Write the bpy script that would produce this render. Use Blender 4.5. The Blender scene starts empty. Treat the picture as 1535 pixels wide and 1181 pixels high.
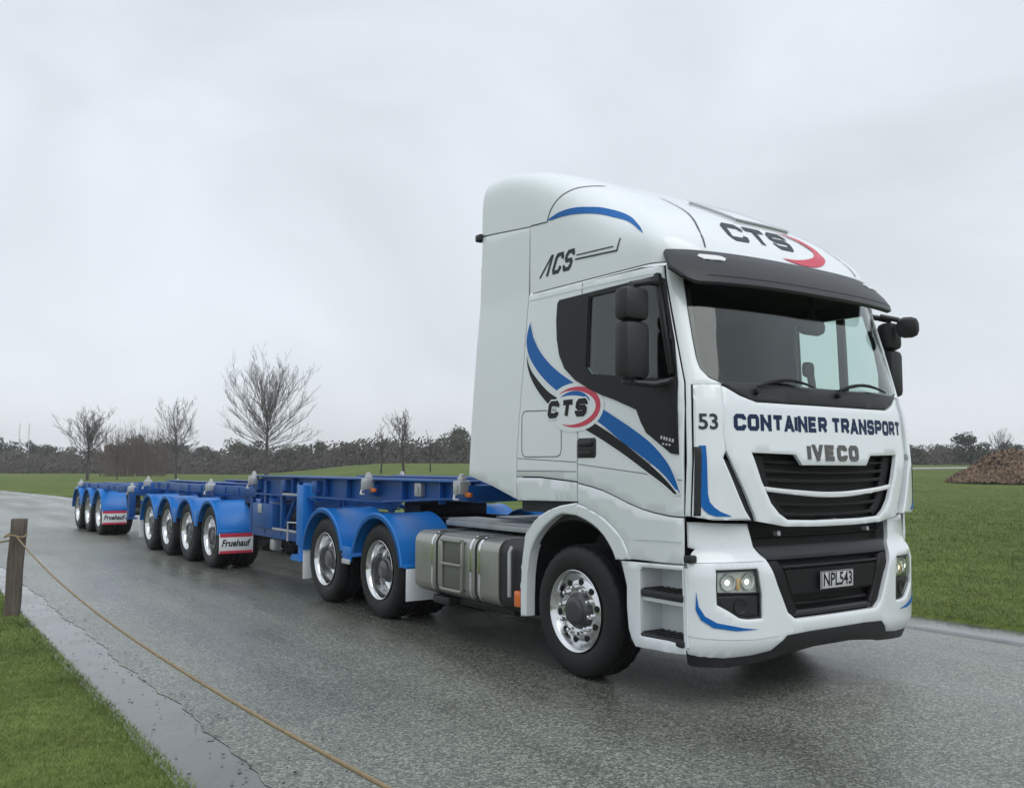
import bpy, bmesh, math, random
import numpy as np
from mathutils import Vector, Matrix, geometry

R = math.radians
PI = math.pi
rnd = random.Random(7)
SC = bpy.context.scene
COL = SC.collection

# ------------------------------------------------------------------ camera
CAM_H = 1.5543
cam_d = bpy.data.cameras.new('camera')
cam = bpy.data.objects.new('camera', cam_d)
COL.objects.link(cam)
cam_d.sensor_width = 36.0
cam_d.lens = 1372.7 / 1535 * 36.0
cam_d.clip_start = 0.05
cam_d.clip_end = 3000
pitch, roll = .0791, .0035
fwd = Vector((0, math.cos(pitch), math.sin(pitch)))
rgt = Vector((1, 0, 0))
upv = rgt.cross(fwd)
r2 = rgt * math.cos(roll) + upv * math.sin(roll)
u2 = upv * math.cos(roll) - rgt * math.sin(roll)
M = Matrix(((r2.x, u2.x, -fwd.x, 0), (r2.y, u2.y, -fwd.y, 0), (r2.z, u2.z, -fwd.z, CAM_H), (0, 0, 0, 1)))
cam.matrix_world = M
SC.camera = cam

# ------------------------------------------------------------------ sky, sun, exposure
sun_dir = Vector((.42, -.62, .95)).normalized()
world = bpy.data.worlds.new('World')
SC.world = world
world.use_nodes = True
nt = world.node_tree
nt.nodes.clear()
L = nt.links.new
n_out = nt.nodes.new('ShaderNodeOutputWorld')
n_bg = nt.nodes.new('ShaderNodeBackground')
n_bg.inputs['Strength'].default_value = 0.097
n_sky = nt.nodes.new('ShaderNodeTexSky')
n_sky.sky_type = 'NISHITA'
n_sky.sun_disc = False
n_sky.sun_elevation = math.asin(sun_dir.z)
n_sky.sun_rotation = math.atan2(sun_dir.x, sun_dir.y)
n_sky.air_density = 1.0
n_sky.dust_density = 4.0
tc = nt.nodes.new('ShaderNodeTexCoord')
sep = nt.nodes.new('ShaderNodeSeparateXYZ')
L(tc.outputs['Generated'], sep.inputs[0])
ramp = nt.nodes.new('ShaderNodeValToRGB')      # overcast brightness by elevation
cr = ramp.color_ramp
cr.elements[0].position = 0.0
cr.elements[0].color = (.90, .94, .975, 1)
cr.elements[1].position = 1.0
cr.elements[1].color = (1.05, 1.12, 1.19, 1)
e = cr.elements.new(.12); e.color = (.81, .87, .935, 1)
e = cr.elements.new(.45); e.color = (.80, .865, .935, 1)
L(sep.outputs['Z'], ramp.inputs['Fac'])
mp = nt.nodes.new('ShaderNodeMapping')
mp.inputs['Scale'].default_value = (1.3, 1.3, 2.2)
mp.inputs['Location'].default_value = (3.1, .4, .2)
L(tc.outputs['Generated'], mp.inputs['Vector'])
nz = nt.nodes.new('ShaderNodeTexNoise')
nz.inputs['Scale'].default_value = 1.5
nz.inputs['Detail'].default_value = 4.5
nz.inputs['Roughness'].default_value = .5
nz.inputs['Distortion'].default_value = .6
L(mp.outputs[0], nz.inputs['Vector'])
cl = nt.nodes.new('ShaderNodeMapRange')
cl.inputs['From Min'].default_value = .3
cl.inputs['From Max'].default_value = .7
cl.inputs['To Min'].default_value = .87
cl.inputs['To Max'].default_value = 1.13
L(nz.outputs['Fac'], cl.inputs['Value'])
mul = nt.nodes.new('ShaderNodeMixRGB'); mul.blend_type = 'MULTIPLY'; mul.inputs[0].default_value = 1
L(ramp.outputs[0], mul.inputs[1]); L(cl.outputs[0], mul.inputs[2])
sc10 = nt.nodes.new('ShaderNodeMixRGB'); sc10.blend_type = 'MULTIPLY'; sc10.inputs[0].default_value = 1
sc10.inputs[2].default_value = (10, 10, 10, 1)
L(mul.outputs[0], sc10.inputs[1])
mx = nt.nodes.new('ShaderNodeMixRGB'); mx.inputs[0].default_value = .95
L(n_sky.outputs[0], mx.inputs[1]); L(sc10.outputs[0], mx.inputs[2])
L(mx.outputs[0], n_bg.inputs['Color'])
L(n_bg.outputs[0], n_out.inputs['Surface'])

sun_l = bpy.data.lights.new('sun', 'SUN')
sun_l.energy = 1.05
sun_l.angle = R(50)
sun_l.color = (1, .99, .97)
sun = bpy.data.objects.new('sun', sun_l)
COL.objects.link(sun)
sun.rotation_euler = (-sun_dir).to_track_quat('-Z', 'Y').to_euler()
sun.location = (0, 0, 30)

SC.render.engine = 'CYCLES'
SC.view_settings.view_transform = 'Standard'
SC.view_settings.look = 'None'
SC.view_settings.gamma = 1
SC.view_settings.exposure = 0.0
SC.view_settings.use_curve_mapping = False
SC.cycles.max_bounces = 8
SC.cycles.transparent_max_bounces = 12

# ------------------------------------------------------------------ materials
def newmat(name):
    m = bpy.data.materials.new(name)
    m.use_nodes = True
    return m, m.node_tree, m.node_tree.nodes['Principled BSDF']


def mat(name, c, rough=.5, metal=0., coat=0., var=.0, vscale=3., bump=0., bscale=60., spec=.5, rvar=0.):
    m, t, b = newmat(name)
    b.inputs['Base Color'].default_value = (*c, 1)
    b.inputs['Roughness'].default_value = rough
    b.inputs['Metallic'].default_value = metal
    b.inputs['Coat Weight'].default_value = coat
    b.inputs['Coat Roughness'].default_value = .05
    b.inputs['Specular IOR Level'].default_value = spec
    if var or rvar or bump:
        tcn = t.nodes.new('ShaderNodeTexCoord')
    if var or rvar:
        n = t.nodes.new('ShaderNodeTexNoise')
        n.inputs['Scale'].default_value = vscale
        n.inputs['Detail'].default_value = 6
        n.inputs['Roughness'].default_value = .6
        t.links.new(tcn.outputs['Object'], n.inputs['Vector'])
    if var:
        r = t.nodes.new('ShaderNodeMapRange')
        r.inputs['From Min'].default_value = .25; r.inputs['From Max'].default_value = .75
        r.inputs['To Min'].default_value = 1 - var; r.inputs['To Max'].default_value = 1 + var
        t.links.new(n.outputs['Fac'], r.inputs['Value'])
        k = t.nodes.new('ShaderNodeMixRGB'); k.blend_type = 'MULTIPLY'; k.inputs[0].default_value = 1
        k.inputs[1].default_value = (*c, 1)
        t.links.new(r.outputs[0], k.inputs[2])
        t.links.new(k.outputs[0], b.inputs['Base Color'])
    if rvar:
        r = t.nodes.new('ShaderNodeMapRange')
        r.inputs['From Min'].default_value = .3; r.inputs['From Max'].default_value = .7
        r.inputs['To Min'].default_value = max(.02, rough - rvar); r.inputs['To Max'].default_value = rough + rvar
        t.links.new(n.outputs['Fac'], r.inputs['Value'])
        t.links.new(r.outputs[0], b.inputs['Roughness'])
    if bump:
        n2 = t.nodes.new('ShaderNodeTexNoise')
        n2.inputs['Scale'].default_value = bscale
        n2.inputs['Detail'].default_value = 3
        t.links.new(tcn.outputs['Object'], n2.inputs['Vector'])
        bp = t.nodes.new('ShaderNodeBump')
        bp.inputs['Strength'].default_value = bump
        bp.inputs['Distance'].default_value = .01
        t.links.new(n2.outputs['Fac'], bp.inputs['Height'])
        t.links.new(bp.outputs[0], b.inputs['Normal'])
    return m


def glassmat(name, tint, refl=1.0):
    m = bpy.data.materials.new(name); m.use_nodes = True
    t = m.node_tree; t.nodes.clear()
    o = t.nodes.new('ShaderNodeOutputMaterial')
    tr = t.nodes.new('ShaderNodeBsdfTransparent'); tr.inputs[0].default_value = (*tint, 1)
    gl = t.nodes.new('ShaderNodeBsdfGlossy'); gl.inputs['Roughness'].default_value = .03
    gl.inputs[0].default_value = (refl, refl, refl, 1)
    fr = t.nodes.new('ShaderNodeFresnel')
    ge = t.nodes.new('ShaderNodeNewGeometry')
    io = t.nodes.new('ShaderNodeMapRange'); io.inputs['To Min'].default_value = 1.5; io.inputs['To Max'].default_value = 1 / 1.5
    t.links.new(ge.outputs['Backfacing'], io.inputs[0]); t.links.new(io.outputs[0], fr.inputs[0])
    mxs = t.nodes.new('ShaderNodeMixShader')
    t.links.new(fr.outputs[0], mxs.inputs[0]); t.links.new(tr.outputs[0], mxs.inputs[1]); t.links.new(gl.outputs[0], mxs.inputs[2])
    t.links.new(mxs.outputs[0], o.inputs[0])
    return m


WHITE = mat('white_paint', (.80, .84, .86), .26, coat=.9, var=.015, vscale=1.4, rvar=.015)
GRILLE = mat('grille_black', (.009, .009, .010), .55, spec=.3)
PLASTIC = mat('black_plastic', (.016, .017, .019), .5, var=.15, vscale=8, bump=.06, bscale=300)
DKGREY = mat('dark_grey_plastic', (.022, .024, .028), .42, var=.08, vscale=4, spec=.4)
BLACK = mat('black_gap', (.006, .006, .006), .7)
TRIM = mat('black_trim', (.009, .0095, .011), .4, spec=.28)
LINER = mat('cab_lining', (.026, .030, .032), .8, var=.1)
SEAM = mat('panel_joint', (.10, .11, .115), .8)
BLUEV = mat('blue_vinyl', (.002, .125, .43), .45, spec=.3)
BLACKV = mat('black_vinyl', (.010, .010, .011), .5, spec=.3)
NAVYV = mat('navy_vinyl', (.010, .026, .075), .5, spec=.25)
REDV = mat('red_vinyl', (.62, .045, .09), .35)
WHITEV = mat('white_vinyl', (.82, .85, .87), .35)
GREYV = mat('grey_vinyl', (.035, .045, .055), .5, spec=.25)
BULB = mat('lit_bulb', (1, .95, .85), .3)
BULB.node_tree.nodes['Principled BSDF'].inputs['Emission Color'].default_value = (1, .93, .8, 1)
BULB.node_tree.nodes['Principled BSDF'].inputs['Emission Strength'].default_value = 4.0
REFL = mat('lamp_reflector', (.86, .86, .85), .3, metal=.35)
CHROME = mat('chrome', (.82, .83, .84), .09, metal=1, rvar=.05, vscale=12)
ALLOY = mat('polished_alloy', (.72, .73, .74), .17, metal=1, rvar=.09, vscale=14)
ALU = mat('tank_aluminium', (.40, .405, .37), .36, metal=.85, var=.10, vscale=3, rvar=.08)
STEEL = mat('galvanised_steel', (.50, .51, .52), .45, metal=.5, var=.2, vscale=6)
CHASSIS = mat('chassis_black', (.018, .018, .02), .55, var=.3, vscale=4)
TYRE = mat('tyre_rubber', (.013, .013, .014), .5, var=.25, vscale=9, bump=.1, bscale=120, spec=.35)
BLUEP = mat('blue_guard', (.008, .180, .58), .36, var=.08, vscale=3)
BLUEF = mat('dark_blue_frame', (.004, .078, .30), .42, var=.25, vscale=3)  # darker blue than the guard material
AMBER = mat('amber_lens', (.75, .17, .03), .2, coat=.5)
REDL = mat('red_lens', (.45, .02, .015), .2, coat=.5)
LAMP = mat('clear_lamp', (.75, .76, .76), .15, coat=.6)
PLATE = mat('number_plate_white', (.55, .56, .57), .4, var=.06, vscale=30)
GLASS = glassmat('windscreen_glass', (.90, .96, .935))
GLASSD = glassmat('door_glass', (.85, .92, .90))
LENS = glassmat('headlamp_glass', (.93, .95, .94))
SEAT = mat('seat_fabric', (.03, .032, .035), .85, var=.15, vscale=20)
BARK = mat('bark', (.055, .048, .042), .9, var=.3, vscale=3)
TWIG = mat('twig_bark', (.085, .075, .070), .9, var=.2)
TWIGB = mat('brown_twigs', (.125, .088, .066), .9, var=.25, vscale=1)
LEAF1 = mat('evergreen_leaf', (.032, .044, .026), .75, var=.35, vscale=.8)
LEAF2 = mat('dull_green_leaf', (.058, .062, .034), .75, var=.35, vscale=.8)
LEAF3 = mat('brownish_hedge_leaf', (.066, .058, .043), .8, var=.3, vscale=.8)
BRACKEN = mat('dead_bracken', (.205, .135, .085), .9, var=.45, vscale=1.1)
TIMBER = mat('weathered_post', (.115, .095, .080), .85, var=.4, vscale=7, bump=.5, bscale=25)
ROPE = mat('tan_rope', (.27, .20, .12), .9, var=.2, vscale=30)
POSTW = mat('white_pole', (.55, .56, .57), .6)
LITTER = mat('wet_leaf_litter', (.02, .018, .013), .5)


def timber_mat():
    t = TIMBER.node_tree
    n = [x for x in t.nodes if x.type == 'TEX_NOISE']
    tcn = [x for x in t.nodes if x.type == 'TEX_COORD'][0]
    mpn = t.nodes.new('ShaderNodeMapping'); mpn.inputs['Scale'].default_value = (6, 6, .6)
    t.links.new(tcn.outputs['Object'], mpn.inputs[0])
    for x in n:
        t.links.new(mpn.outputs[0], x.inputs['Vector'])


timber_mat()


def ground_mats():
    # chip seal, wet
    m, t, b = newmat('wet_chip_seal')
    tcn = t.nodes.new('ShaderNodeTexCoord')
    vo = t.nodes.new('ShaderNodeTexVoronoi'); vo.inputs['Scale'].default_value = 80
    t.links.new(tcn.outputs['Object'], vo.inputs['Vector'])
    sepc = t.nodes.new('ShaderNodeSeparateColor')
    t.links.new(vo.outputs['Color'], sepc.inputs[0])
    big = t.nodes.new('ShaderNodeTexNoise'); big.inputs['Scale'].default_value = .35; big.inputs['Detail'].default_value = 6
    t.links.new(tcn.outputs['Object'], big.inputs['Vector'])
    rp = t.nodes.new('ShaderNodeValToRGB')
    rp.color_ramp.elements[0].color = (.066, .070, .061, 1); rp.color_ramp.elements[1].color = (.31, .32, .27, 1)
    e1 = rp.color_ramp.elements.new(.6); e1.color = (.140, .151, .126, 1)
    t.links.new(sepc.outputs[0], rp.inputs[0])
    mr = t.nodes.new('ShaderNodeMapRange'); mr.inputs['From Min'].default_value = .3; mr.inputs['From Max'].default_value = .7
    mr.inputs['To Min'].default_value = .75; mr.inputs['To Max'].default_value = 1.25
    t.links.new(big.outputs['Fac'], mr.inputs[0])
    k = t.nodes.new('ShaderNodeMixRGB'); k.blend_type = 'MULTIPLY'; k.inputs[0].default_value = 1
    t.links.new(rp.outputs[0], k.inputs[1]); t.links.new(mr.outputs[0], k.inputs[2])
    t.links.new(k.outputs[0], b.inputs['Base Color'])
    # wetness patches
    w = t.nodes.new('ShaderNodeTexNoise'); w.inputs['Scale'].default_value = .5; w.inputs['Detail'].default_value = 5
    mpn = t.nodes.new('ShaderNodeMapping'); mpn.inputs['Location'].default_value = (7, 2, 0)
    mpn.inputs['Rotation'].default_value = (0, 0, -.6073)
    mp2 = t.nodes.new('ShaderNodeMapping'); mp2.inputs['Scale'].default_value = (2.2, .22, 1)
    t.links.new(tcn.outputs['Object'], mpn.inputs[0]); t.links.new(mpn.outputs[0], mp2.inputs[0]); t.links.new(mp2.outputs[0], w.inputs['Vector'])
    mr2 = t.nodes.new('ShaderNodeMapRange'); mr2.inputs['From Min'].default_value = .3; mr2.inputs['From Max'].default_value = .7
    mr2.inputs['To Min'].default_value = 1.18; mr2.inputs['To Max'].default_value = .78
    k2 = t.nodes.new('ShaderNodeMixRGB'); k2.blend_type = 'MULTIPLY'; k2.inputs[0].default_value = 1
    t.links.new(w.outputs['Fac'], mr2.inputs[0]); t.links.new(k.outputs[0], k2.inputs[1]); t.links.new(mr2.outputs[0], k2.inputs[2])
    t.links.new(k2.outputs[0], b.inputs['Base Color'])
    r3 = t.nodes.new('ShaderNodeMapRange'); r3.inputs['From Min'].default_value = .38; r3.inputs['From Max'].default_value = .66
    r3.inputs['To Min'].default_value = .44; r3.inputs['To Max'].default_value = .2
    t.links.new(w.outputs['Fac'], r3.inputs[0]); t.links.new(r3.outputs[0], b.inputs['Roughness'])
    bp = t.nodes.new('ShaderNodeBump'); bp.inputs['Strength'].default_value = .3; bp.inputs['Distance'].default_value = .005
    t.links.new(vo.outputs['Distance'], bp.inputs['Height'])
    t.links.new(bp.outputs[0], b.inputs['Normal'])
    asph = m
    # concrete with water
    m, t, b = newmat('wet_concrete')
    tcn = t.nodes.new('ShaderNodeTexCoord')
    n = t.nodes.new('ShaderNodeTexNoise'); n.inputs['Scale'].default_value = 2.2; n.inputs['Detail'].default_value = 8
    t.links.new(tcn.outputs['Object'], n.inputs['Vector'])
    rp = t.nodes.new('ShaderNodeValToRGB')
    rp.color_ramp.elements[0].position = .3; rp.color_ramp.elements[1].position = .7
    rp.color_ramp.elements[0].color = (.045, .047, .046, 1); rp.color_ramp.elements[1].color = (.13, .13, .125, 1)
    t.links.new(n.outputs['Fac'], rp.inputs[0]); t.links.new(rp.outputs[0], b.inputs['Base Color'])
    r3 = t.nodes.new('ShaderNodeMapRange'); r3.inputs['From Min'].default_value = .4; r3.inputs['From Max'].default_value = .6
    r3.inputs['To Min'].default_value = .05; r3.inputs['To Max'].default_value = .22
    t.links.new(n.outputs['Fac'], r3.inputs[0]); t.links.new(r3.outputs[0], b.inputs['Roughness'])
    conc = m
    # grass ground
    m, t, b = newmat('short_grass')
    tcn = t.nodes.new('ShaderNodeTexCoord')
    n = t.nodes.new('ShaderNodeTexNoise'); n.inputs['Scale'].default_value = .22; n.inputs['Detail'].default_value = 9; n.inputs['Roughness'].default_value = .65
    t.links.new(tcn.outputs['Object'], n.inputs['Vector'])
    rp = t.nodes.new('ShaderNodeValToRGB')
    rp.color_ramp.elements[0].position = .3; rp.color_ramp.elements[1].position = .72
    rp.color_ramp.elements[0].color = (.074, .120, .025, 1); rp.color_ramp.elements[1].color = (.152, .182, .054, 1)
    t.links.new(n.outputs['Fac'], rp.inputs[0])
    n2 = t.nodes.new('ShaderNodeTexNoise'); n2.inputs['Scale'].default_value = 14; n2.inputs['Detail'].default_value = 4
    t.links.new(tcn.outputs['Object'], n2.inputs['Vector'])
    mr = t.nodes.new('ShaderNodeMapRange'); mr.inputs['From Min'].default_value = .3; mr.inputs['From Max'].default_value = .7
    mr.inputs['To Min'].default_value = .7; mr.inputs['To Max'].default_value = 1.25
    t.links.new(n2.outputs['Fac'], mr.inputs[0])
    k = t.nodes.new('ShaderNodeMixRGB'); k.blend_type = 'MULTIPLY'; k.inputs[0].default_value = 1
    t.links.new(rp.outputs[0], k.inputs[1]); t.links.new(mr.outputs[0], k.inputs[2])
    t.links.new(k.outputs[0], b.inputs['Base Color'])
    b.inputs['Roughness'].default_value = .85
    b.inputs['Specular IOR Level'].default_value = .05
    bp = t.nodes.new('ShaderNodeBump'); bp.inputs['Strength'].default_value = .6; bp.inputs['Distance'].default_value = .05
    t.links.new(n2.outputs['Fac'], bp.inputs['Height']); t.links.new(bp.outputs[0], b.inputs['Normal'])
    grass = m
    return asph, conc, grass


ASPH, CONC, GRASS = ground_mats()
BLADE1 = mat('grass_blade', (.148, .200, .058), .6, var=.55, vscale=1.5, spec=.25)
GRAVEL = mat('pale_path_gravel', (.34, .34, .32), .8, var=.15, vscale=1)

# ------------------------------------------------------------------ mesh helpers
class MB:
    def __init__(s):
        s.v = []; s.f = []; s.m = []

    def add(s, vs, fs, mi=0, mtx=None):
        o = len(s.v)
        s.v += [tuple(mtx @ Vector(p)) for p in vs] if mtx is not None else [tuple(p) for p in vs]
        for f in fs:
            s.f.append([i + o for i in f]); s.m.append(mi)

    def box(s, c, d, bev=0, rot=None, mi=0):
        bm = bmesh.new()
        bmesh.ops.create_cube(bm, size=1)
        for q in bm.verts:
            q.co = Vector((q.co.x * d[0], q.co.y * d[1], q.co.z * d[2]))
        if bev:
            bmesh.ops.bevel(bm, geom=bm.edges[:], offset=bev, segments=2, profile=.5, affect='EDGES')
        mt = Matrix.Translation(c)
        if rot is not None:
            mt = mt @ rot
        bm.verts.index_update()
        s.add([q.co for q in bm.verts], [[q.index for q in f.verts] for f in bm.faces], mi, mt)
        bm.free()

    def tube(s, pts, r, n=8, mi=0, cap=True):
        pts = [Vector(p) for p in pts]
        rs = r if isinstance(r, (list, tuple)) else [r] * len(pts)
        o = len(s.v); prev = None
        for i, p in enumerate(pts):
            d = (pts[min(i + 1, len(pts) - 1)] - pts[max(i - 1, 0)])
            d = d.normalized() if d.length > 1e-9 else Vector((0, 0, 1))
            if prev is None:
                a = Vector((0, 0, 1)) if abs(d.z) < .9 else Vector((1, 0, 0))
                x = d.cross(a).normalized()
            else:
                x = (prev - d * prev.dot(d))
                x = x.normalized() if x.length > 1e-6 else d.orthogonal().normalized()
            prev = x; y = d.cross(x)
            for k in range(n):
                t = 2 * PI * k / n
                s.v.append(tuple(p + (x * math.cos(t) + y * math.sin(t)) * rs[i]))
        for i in range(len(pts) - 1):
            for k in range(n):
                a = o + i * n + k; b = o + i * n + (k + 1) % n
                s.f.append([a, b, b + n, a + n]); s.m.append(mi)
        if cap:
            s.f.append([o + k for k in range(n)][::-1]); s.m.append(mi)
            e0 = o + (len(pts) - 1) * n
            s.f.append([e0 + k for k in range(n)]); s.m.append(mi)

    def lathe(s, prof, n=48, c=(0, 0, 0), mi=0):
        """profile [(y, r)] turned about the local Y axis through c"""
        o = len(s.v)
        for (y, r) in prof:
            for k in range(n):
                t = 2 * PI * k / n
                s.v.append((c[0] + r * math.cos(t), c[1] + y, c[2] + r * math.sin(t)))
        for i in range(len(prof) - 1):
            for k in range(n):
                a = o + i * n + k; b = o + i * n + (k + 1) % n
                s.f.append([a, b, b + n, a + n]); s.m.append(mi)

    def prism(s, poly, y0, y1, mi=0, axis='y'):
        n = len(poly)
        P = (lambda a, b, y: (a, y, b)) if axis == 'y' else ((lambda a, b, y: (y, a, b)) if axis == 'x' else (lambda a, b, y: (a, b, y)))
        vs = [P(a, b, y0) for a, b in poly] + [P(a, b, y1) for a, b in poly]
        fs = [list(range(n)), list(range(2 * n - 1, n - 1, -1))] + [[i, (i + 1) % n, n + (i + 1) % n, n + i] for i in range(n)]
        s.add(vs, fs, mi)

    def build(s, name, mats, parent=None, smooth=True, ang=32, loc=None, recalc=True):
        me = bpy.data.meshes.new(name)
        me.from_pydata(s.v, [], s.f)
        if not isinstance(mats, (list, tuple)):
            mats = [mats]
        for m in mats:
            me.materials.append(m)
        if len(mats) > 1:
            me.polygons.foreach_set('material_index', s.m)
        if recalc:
            bm = bmesh.new(); bm.from_mesh(me)
            bmesh.ops.recalc_face_normals(bm, faces=bm.faces)
            bm.to_mesh(me); bm.free()
        if smooth:
            me.polygons.foreach_set('use_smooth', [True] * len(me.polygons))
            me.set_sharp_from_angle(angle=R(ang))
        me.update()
        ob = bpy.data.objects.new(name, me)
        COL.objects.link(ob)
        if parent is not None:
            ob.parent = parent
        if loc is not None:
            ob.location = loc
        return ob


def empty(name, loc=(0, 0, 0), rz=0, parent=None):
    o = bpy.data.objects.new(name, None)
    o.empty_display_size = .3
    COL.objects.link(o)
    o.location = loc; o.rotation_euler = (0, 0, rz)
    if parent is not None:
        o.parent = parent
    return o


def tag(o, label=None, cat=None, group=None, kind=None):
    if label: o['label'] = label
    if cat: o['category'] = cat
    if group: o['group'] = group
    if kind: o['kind'] = kind
    return o


def copy_tree(o, parent=None):
    c = o.copy(); COL.objects.link(c)
    c.parent = parent
    for ch in list(o.children):
        copy_tree(ch, c)
    return c


def lerp(tab, z):
    if z <= tab[0][0]: return tab[0][1]
    for (a, b), (c, d) in zip(tab, tab[1:]):
        if z <= c: return b + (d - b) * (z - a) / (c - a)
    return tab[-1][1]


def pip(poly, P):
    """vectorised point in polygon"""
    P = np.asarray(P); x, y = P[:, 0], P[:, 1]
    ins = np.zeros(len(P), bool); n = len(poly); j = n - 1
    for i in range(n):
        xi, yi = poly[i]; xj, yj = poly[j]
        if yi != yj:
            c = ((yi > y) != (yj > y)) & (x < (xj - xi) * (y - yi) / (yj - yi) + xi)
            ins ^= c
        j = i
    return ins


def area2(p):
    return sum(a[0] * b[1] - b[0] * a[1] for a, b in zip(p, p[1:] + p[:1]))


def resample(poly, sp):
    out = []
    for a, b in zip(poly, poly[1:] + poly[:1]):
        d = math.hypot(b[0] - a[0], b[1] - a[1])
        if d < 1e-6: continue
        n = max(1, math.ceil(d / sp))
        out += [(a[0] + (b[0] - a[0]) * k / n, a[1] + (b[1] - a[1]) * k / n) for k in range(n)]
    return out


def inset(poly, d):
    if area2(poly) < 0: d = -d
    out = []; n = len(poly)
    for i in range(n):
        a, b, c = poly[i - 1], poly[i], poly[(i + 1) % n]
        e1 = Vector((b[0] - a[0], b[1] - a[1])).normalized(); e2 = Vector((c[0] - b[0], c[1] - b[1])).normalized()
        n1 = Vector((-e1.y, e1.x)); n2 = Vector((-e2.y, e2.x))
        m = n1 + n2
        if m.length < .2: m = n1
        m = m.normalized(); k = d / max(.45, m.dot(n1))
        out.append((b[0] + m.x * k, b[1] + m.y * k))
    return out


def spl(pts, n=6):
    """open Catmull-Rom through pts"""
    P = [pts[0]] + list(pts) + [pts[-1]]
    out = []
    for i in range(1, len(P) - 2):
        a, b, c, d = P[i - 1], P[i], P[i + 1], P[i + 2]
        for k in range(n):
            t = k / n
            out.append(tuple(.5 * (2 * b[j] + (c[j] - a[j]) * t + (2 * a[j] - 5 * b[j] + 4 * c[j] - d[j]) * t * t + (3 * b[j] - a[j] - 3 * c[j] + d[j]) * t ** 3) for j in (0, 1)))
    out.append(tuple(pts[-1]))
    return out


CENTRE = Vector((.2, 0, 2.0))


def surf_at(mapf, p, q, out=None):
    e = 2e-3
    a = Vector(mapf(p, q)); b = Vector(mapf(p + e, q)); c = Vector(mapf(p, q + e))
    n = (b - a).cross(c - a)
    if n.length < 1e-12: n = Vector((0, 0, 1))
    n.normalize()
    ref = out if out is not None else (a - CENTRE)
    if n.dot(ref) < 0: n = -n
    return a, n


def patch(mb, poly, mapf, off=0., th=.02, holes=(), sp=.06, edge=.004, ein=.008, mi=0, out=None):
    loops = [poly] + list(holes)
    vs = []; es = []; polys = []
    for li, lp in enumerate(loops):
        rp = resample(list(lp), sp)
        polys.append(rp)
        o = len(vs); vs += rp; n = len(rp)
        es += [(o + i, o + (i + 1) % n) for i in range(n)]
        if edge and th:
            ip = inset(rp, ein if li == 0 else -ein)
            o = len(vs); vs += ip
            es += [(o + i, o + (i + 1) % n) for i in range(n)]
    xs = [p[0] for p in poly]; ys = [p[1] for p in poly]
    gx = np.arange(min(xs) + sp * .5, max(xs), sp); gy = np.arange(min(ys) + sp * .5, max(ys), sp)
    if len(gx) and len(gy):
        G = np.array([(x, y) for x in gx for y in gy])
        k = pip(polys[0], G)
        for h in polys[1:]: k &= ~pip(h, G)
        G = G[k]
        if len(G):
            B = np.array(vs)
            d = ((G[:, None, :] - B[None, :, :]) ** 2).sum(-1).min(1)
            G = G[d > (sp * .4) ** 2]
            vs += [tuple(g) for g in G]
    rv, _e, rf, _a, _b, _c = geometry.delaunay_2d_cdt([Vector(p) for p in vs], es, [], 0, 1e-6)
    if not rf: return
    cen = np.array([((rv[f[0]][0] + rv[f[1]][0] + rv[f[2]][0]) / 3, (rv[f[0]][1] + rv[f[1]][1] + rv[f[2]][1]) / 3) for f in rf])
    k = pip(polys[0], cen)
    for h in polys[1:]: k &= ~pip(h, cen)
    F = [list(f) for f, q in zip(rf, k) if q]
    cnt = {}
    for f in F:
        for a, b in ((f[0], f[1]), (f[1], f[2]), (f[2], f[0])):
            cnt.setdefault((min(a, b), max(a, b)), []).append((a, b))
    bnd = [d[0] for d in cnt.values() if len(d) == 1]
    bv = {i for d in bnd for i in d}
    front = []; back = []
    for i, p in enumerate(rv):
        a, n = surf_at(mapf, p[0], p[1], out)
        o = off - (edge if (i in bv and th) else 0)
        front.append(a + n * o); back.append(a + n * (off - th))
    if th:
        nv = len(rv)
        mb.add(front + back, F + [[q + nv for q in f[::-1]] for f in F] + [[a, a + nv, b + nv, b] for a, b in bnd], mi)
    else:
        mb.add(front, F, mi)


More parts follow.
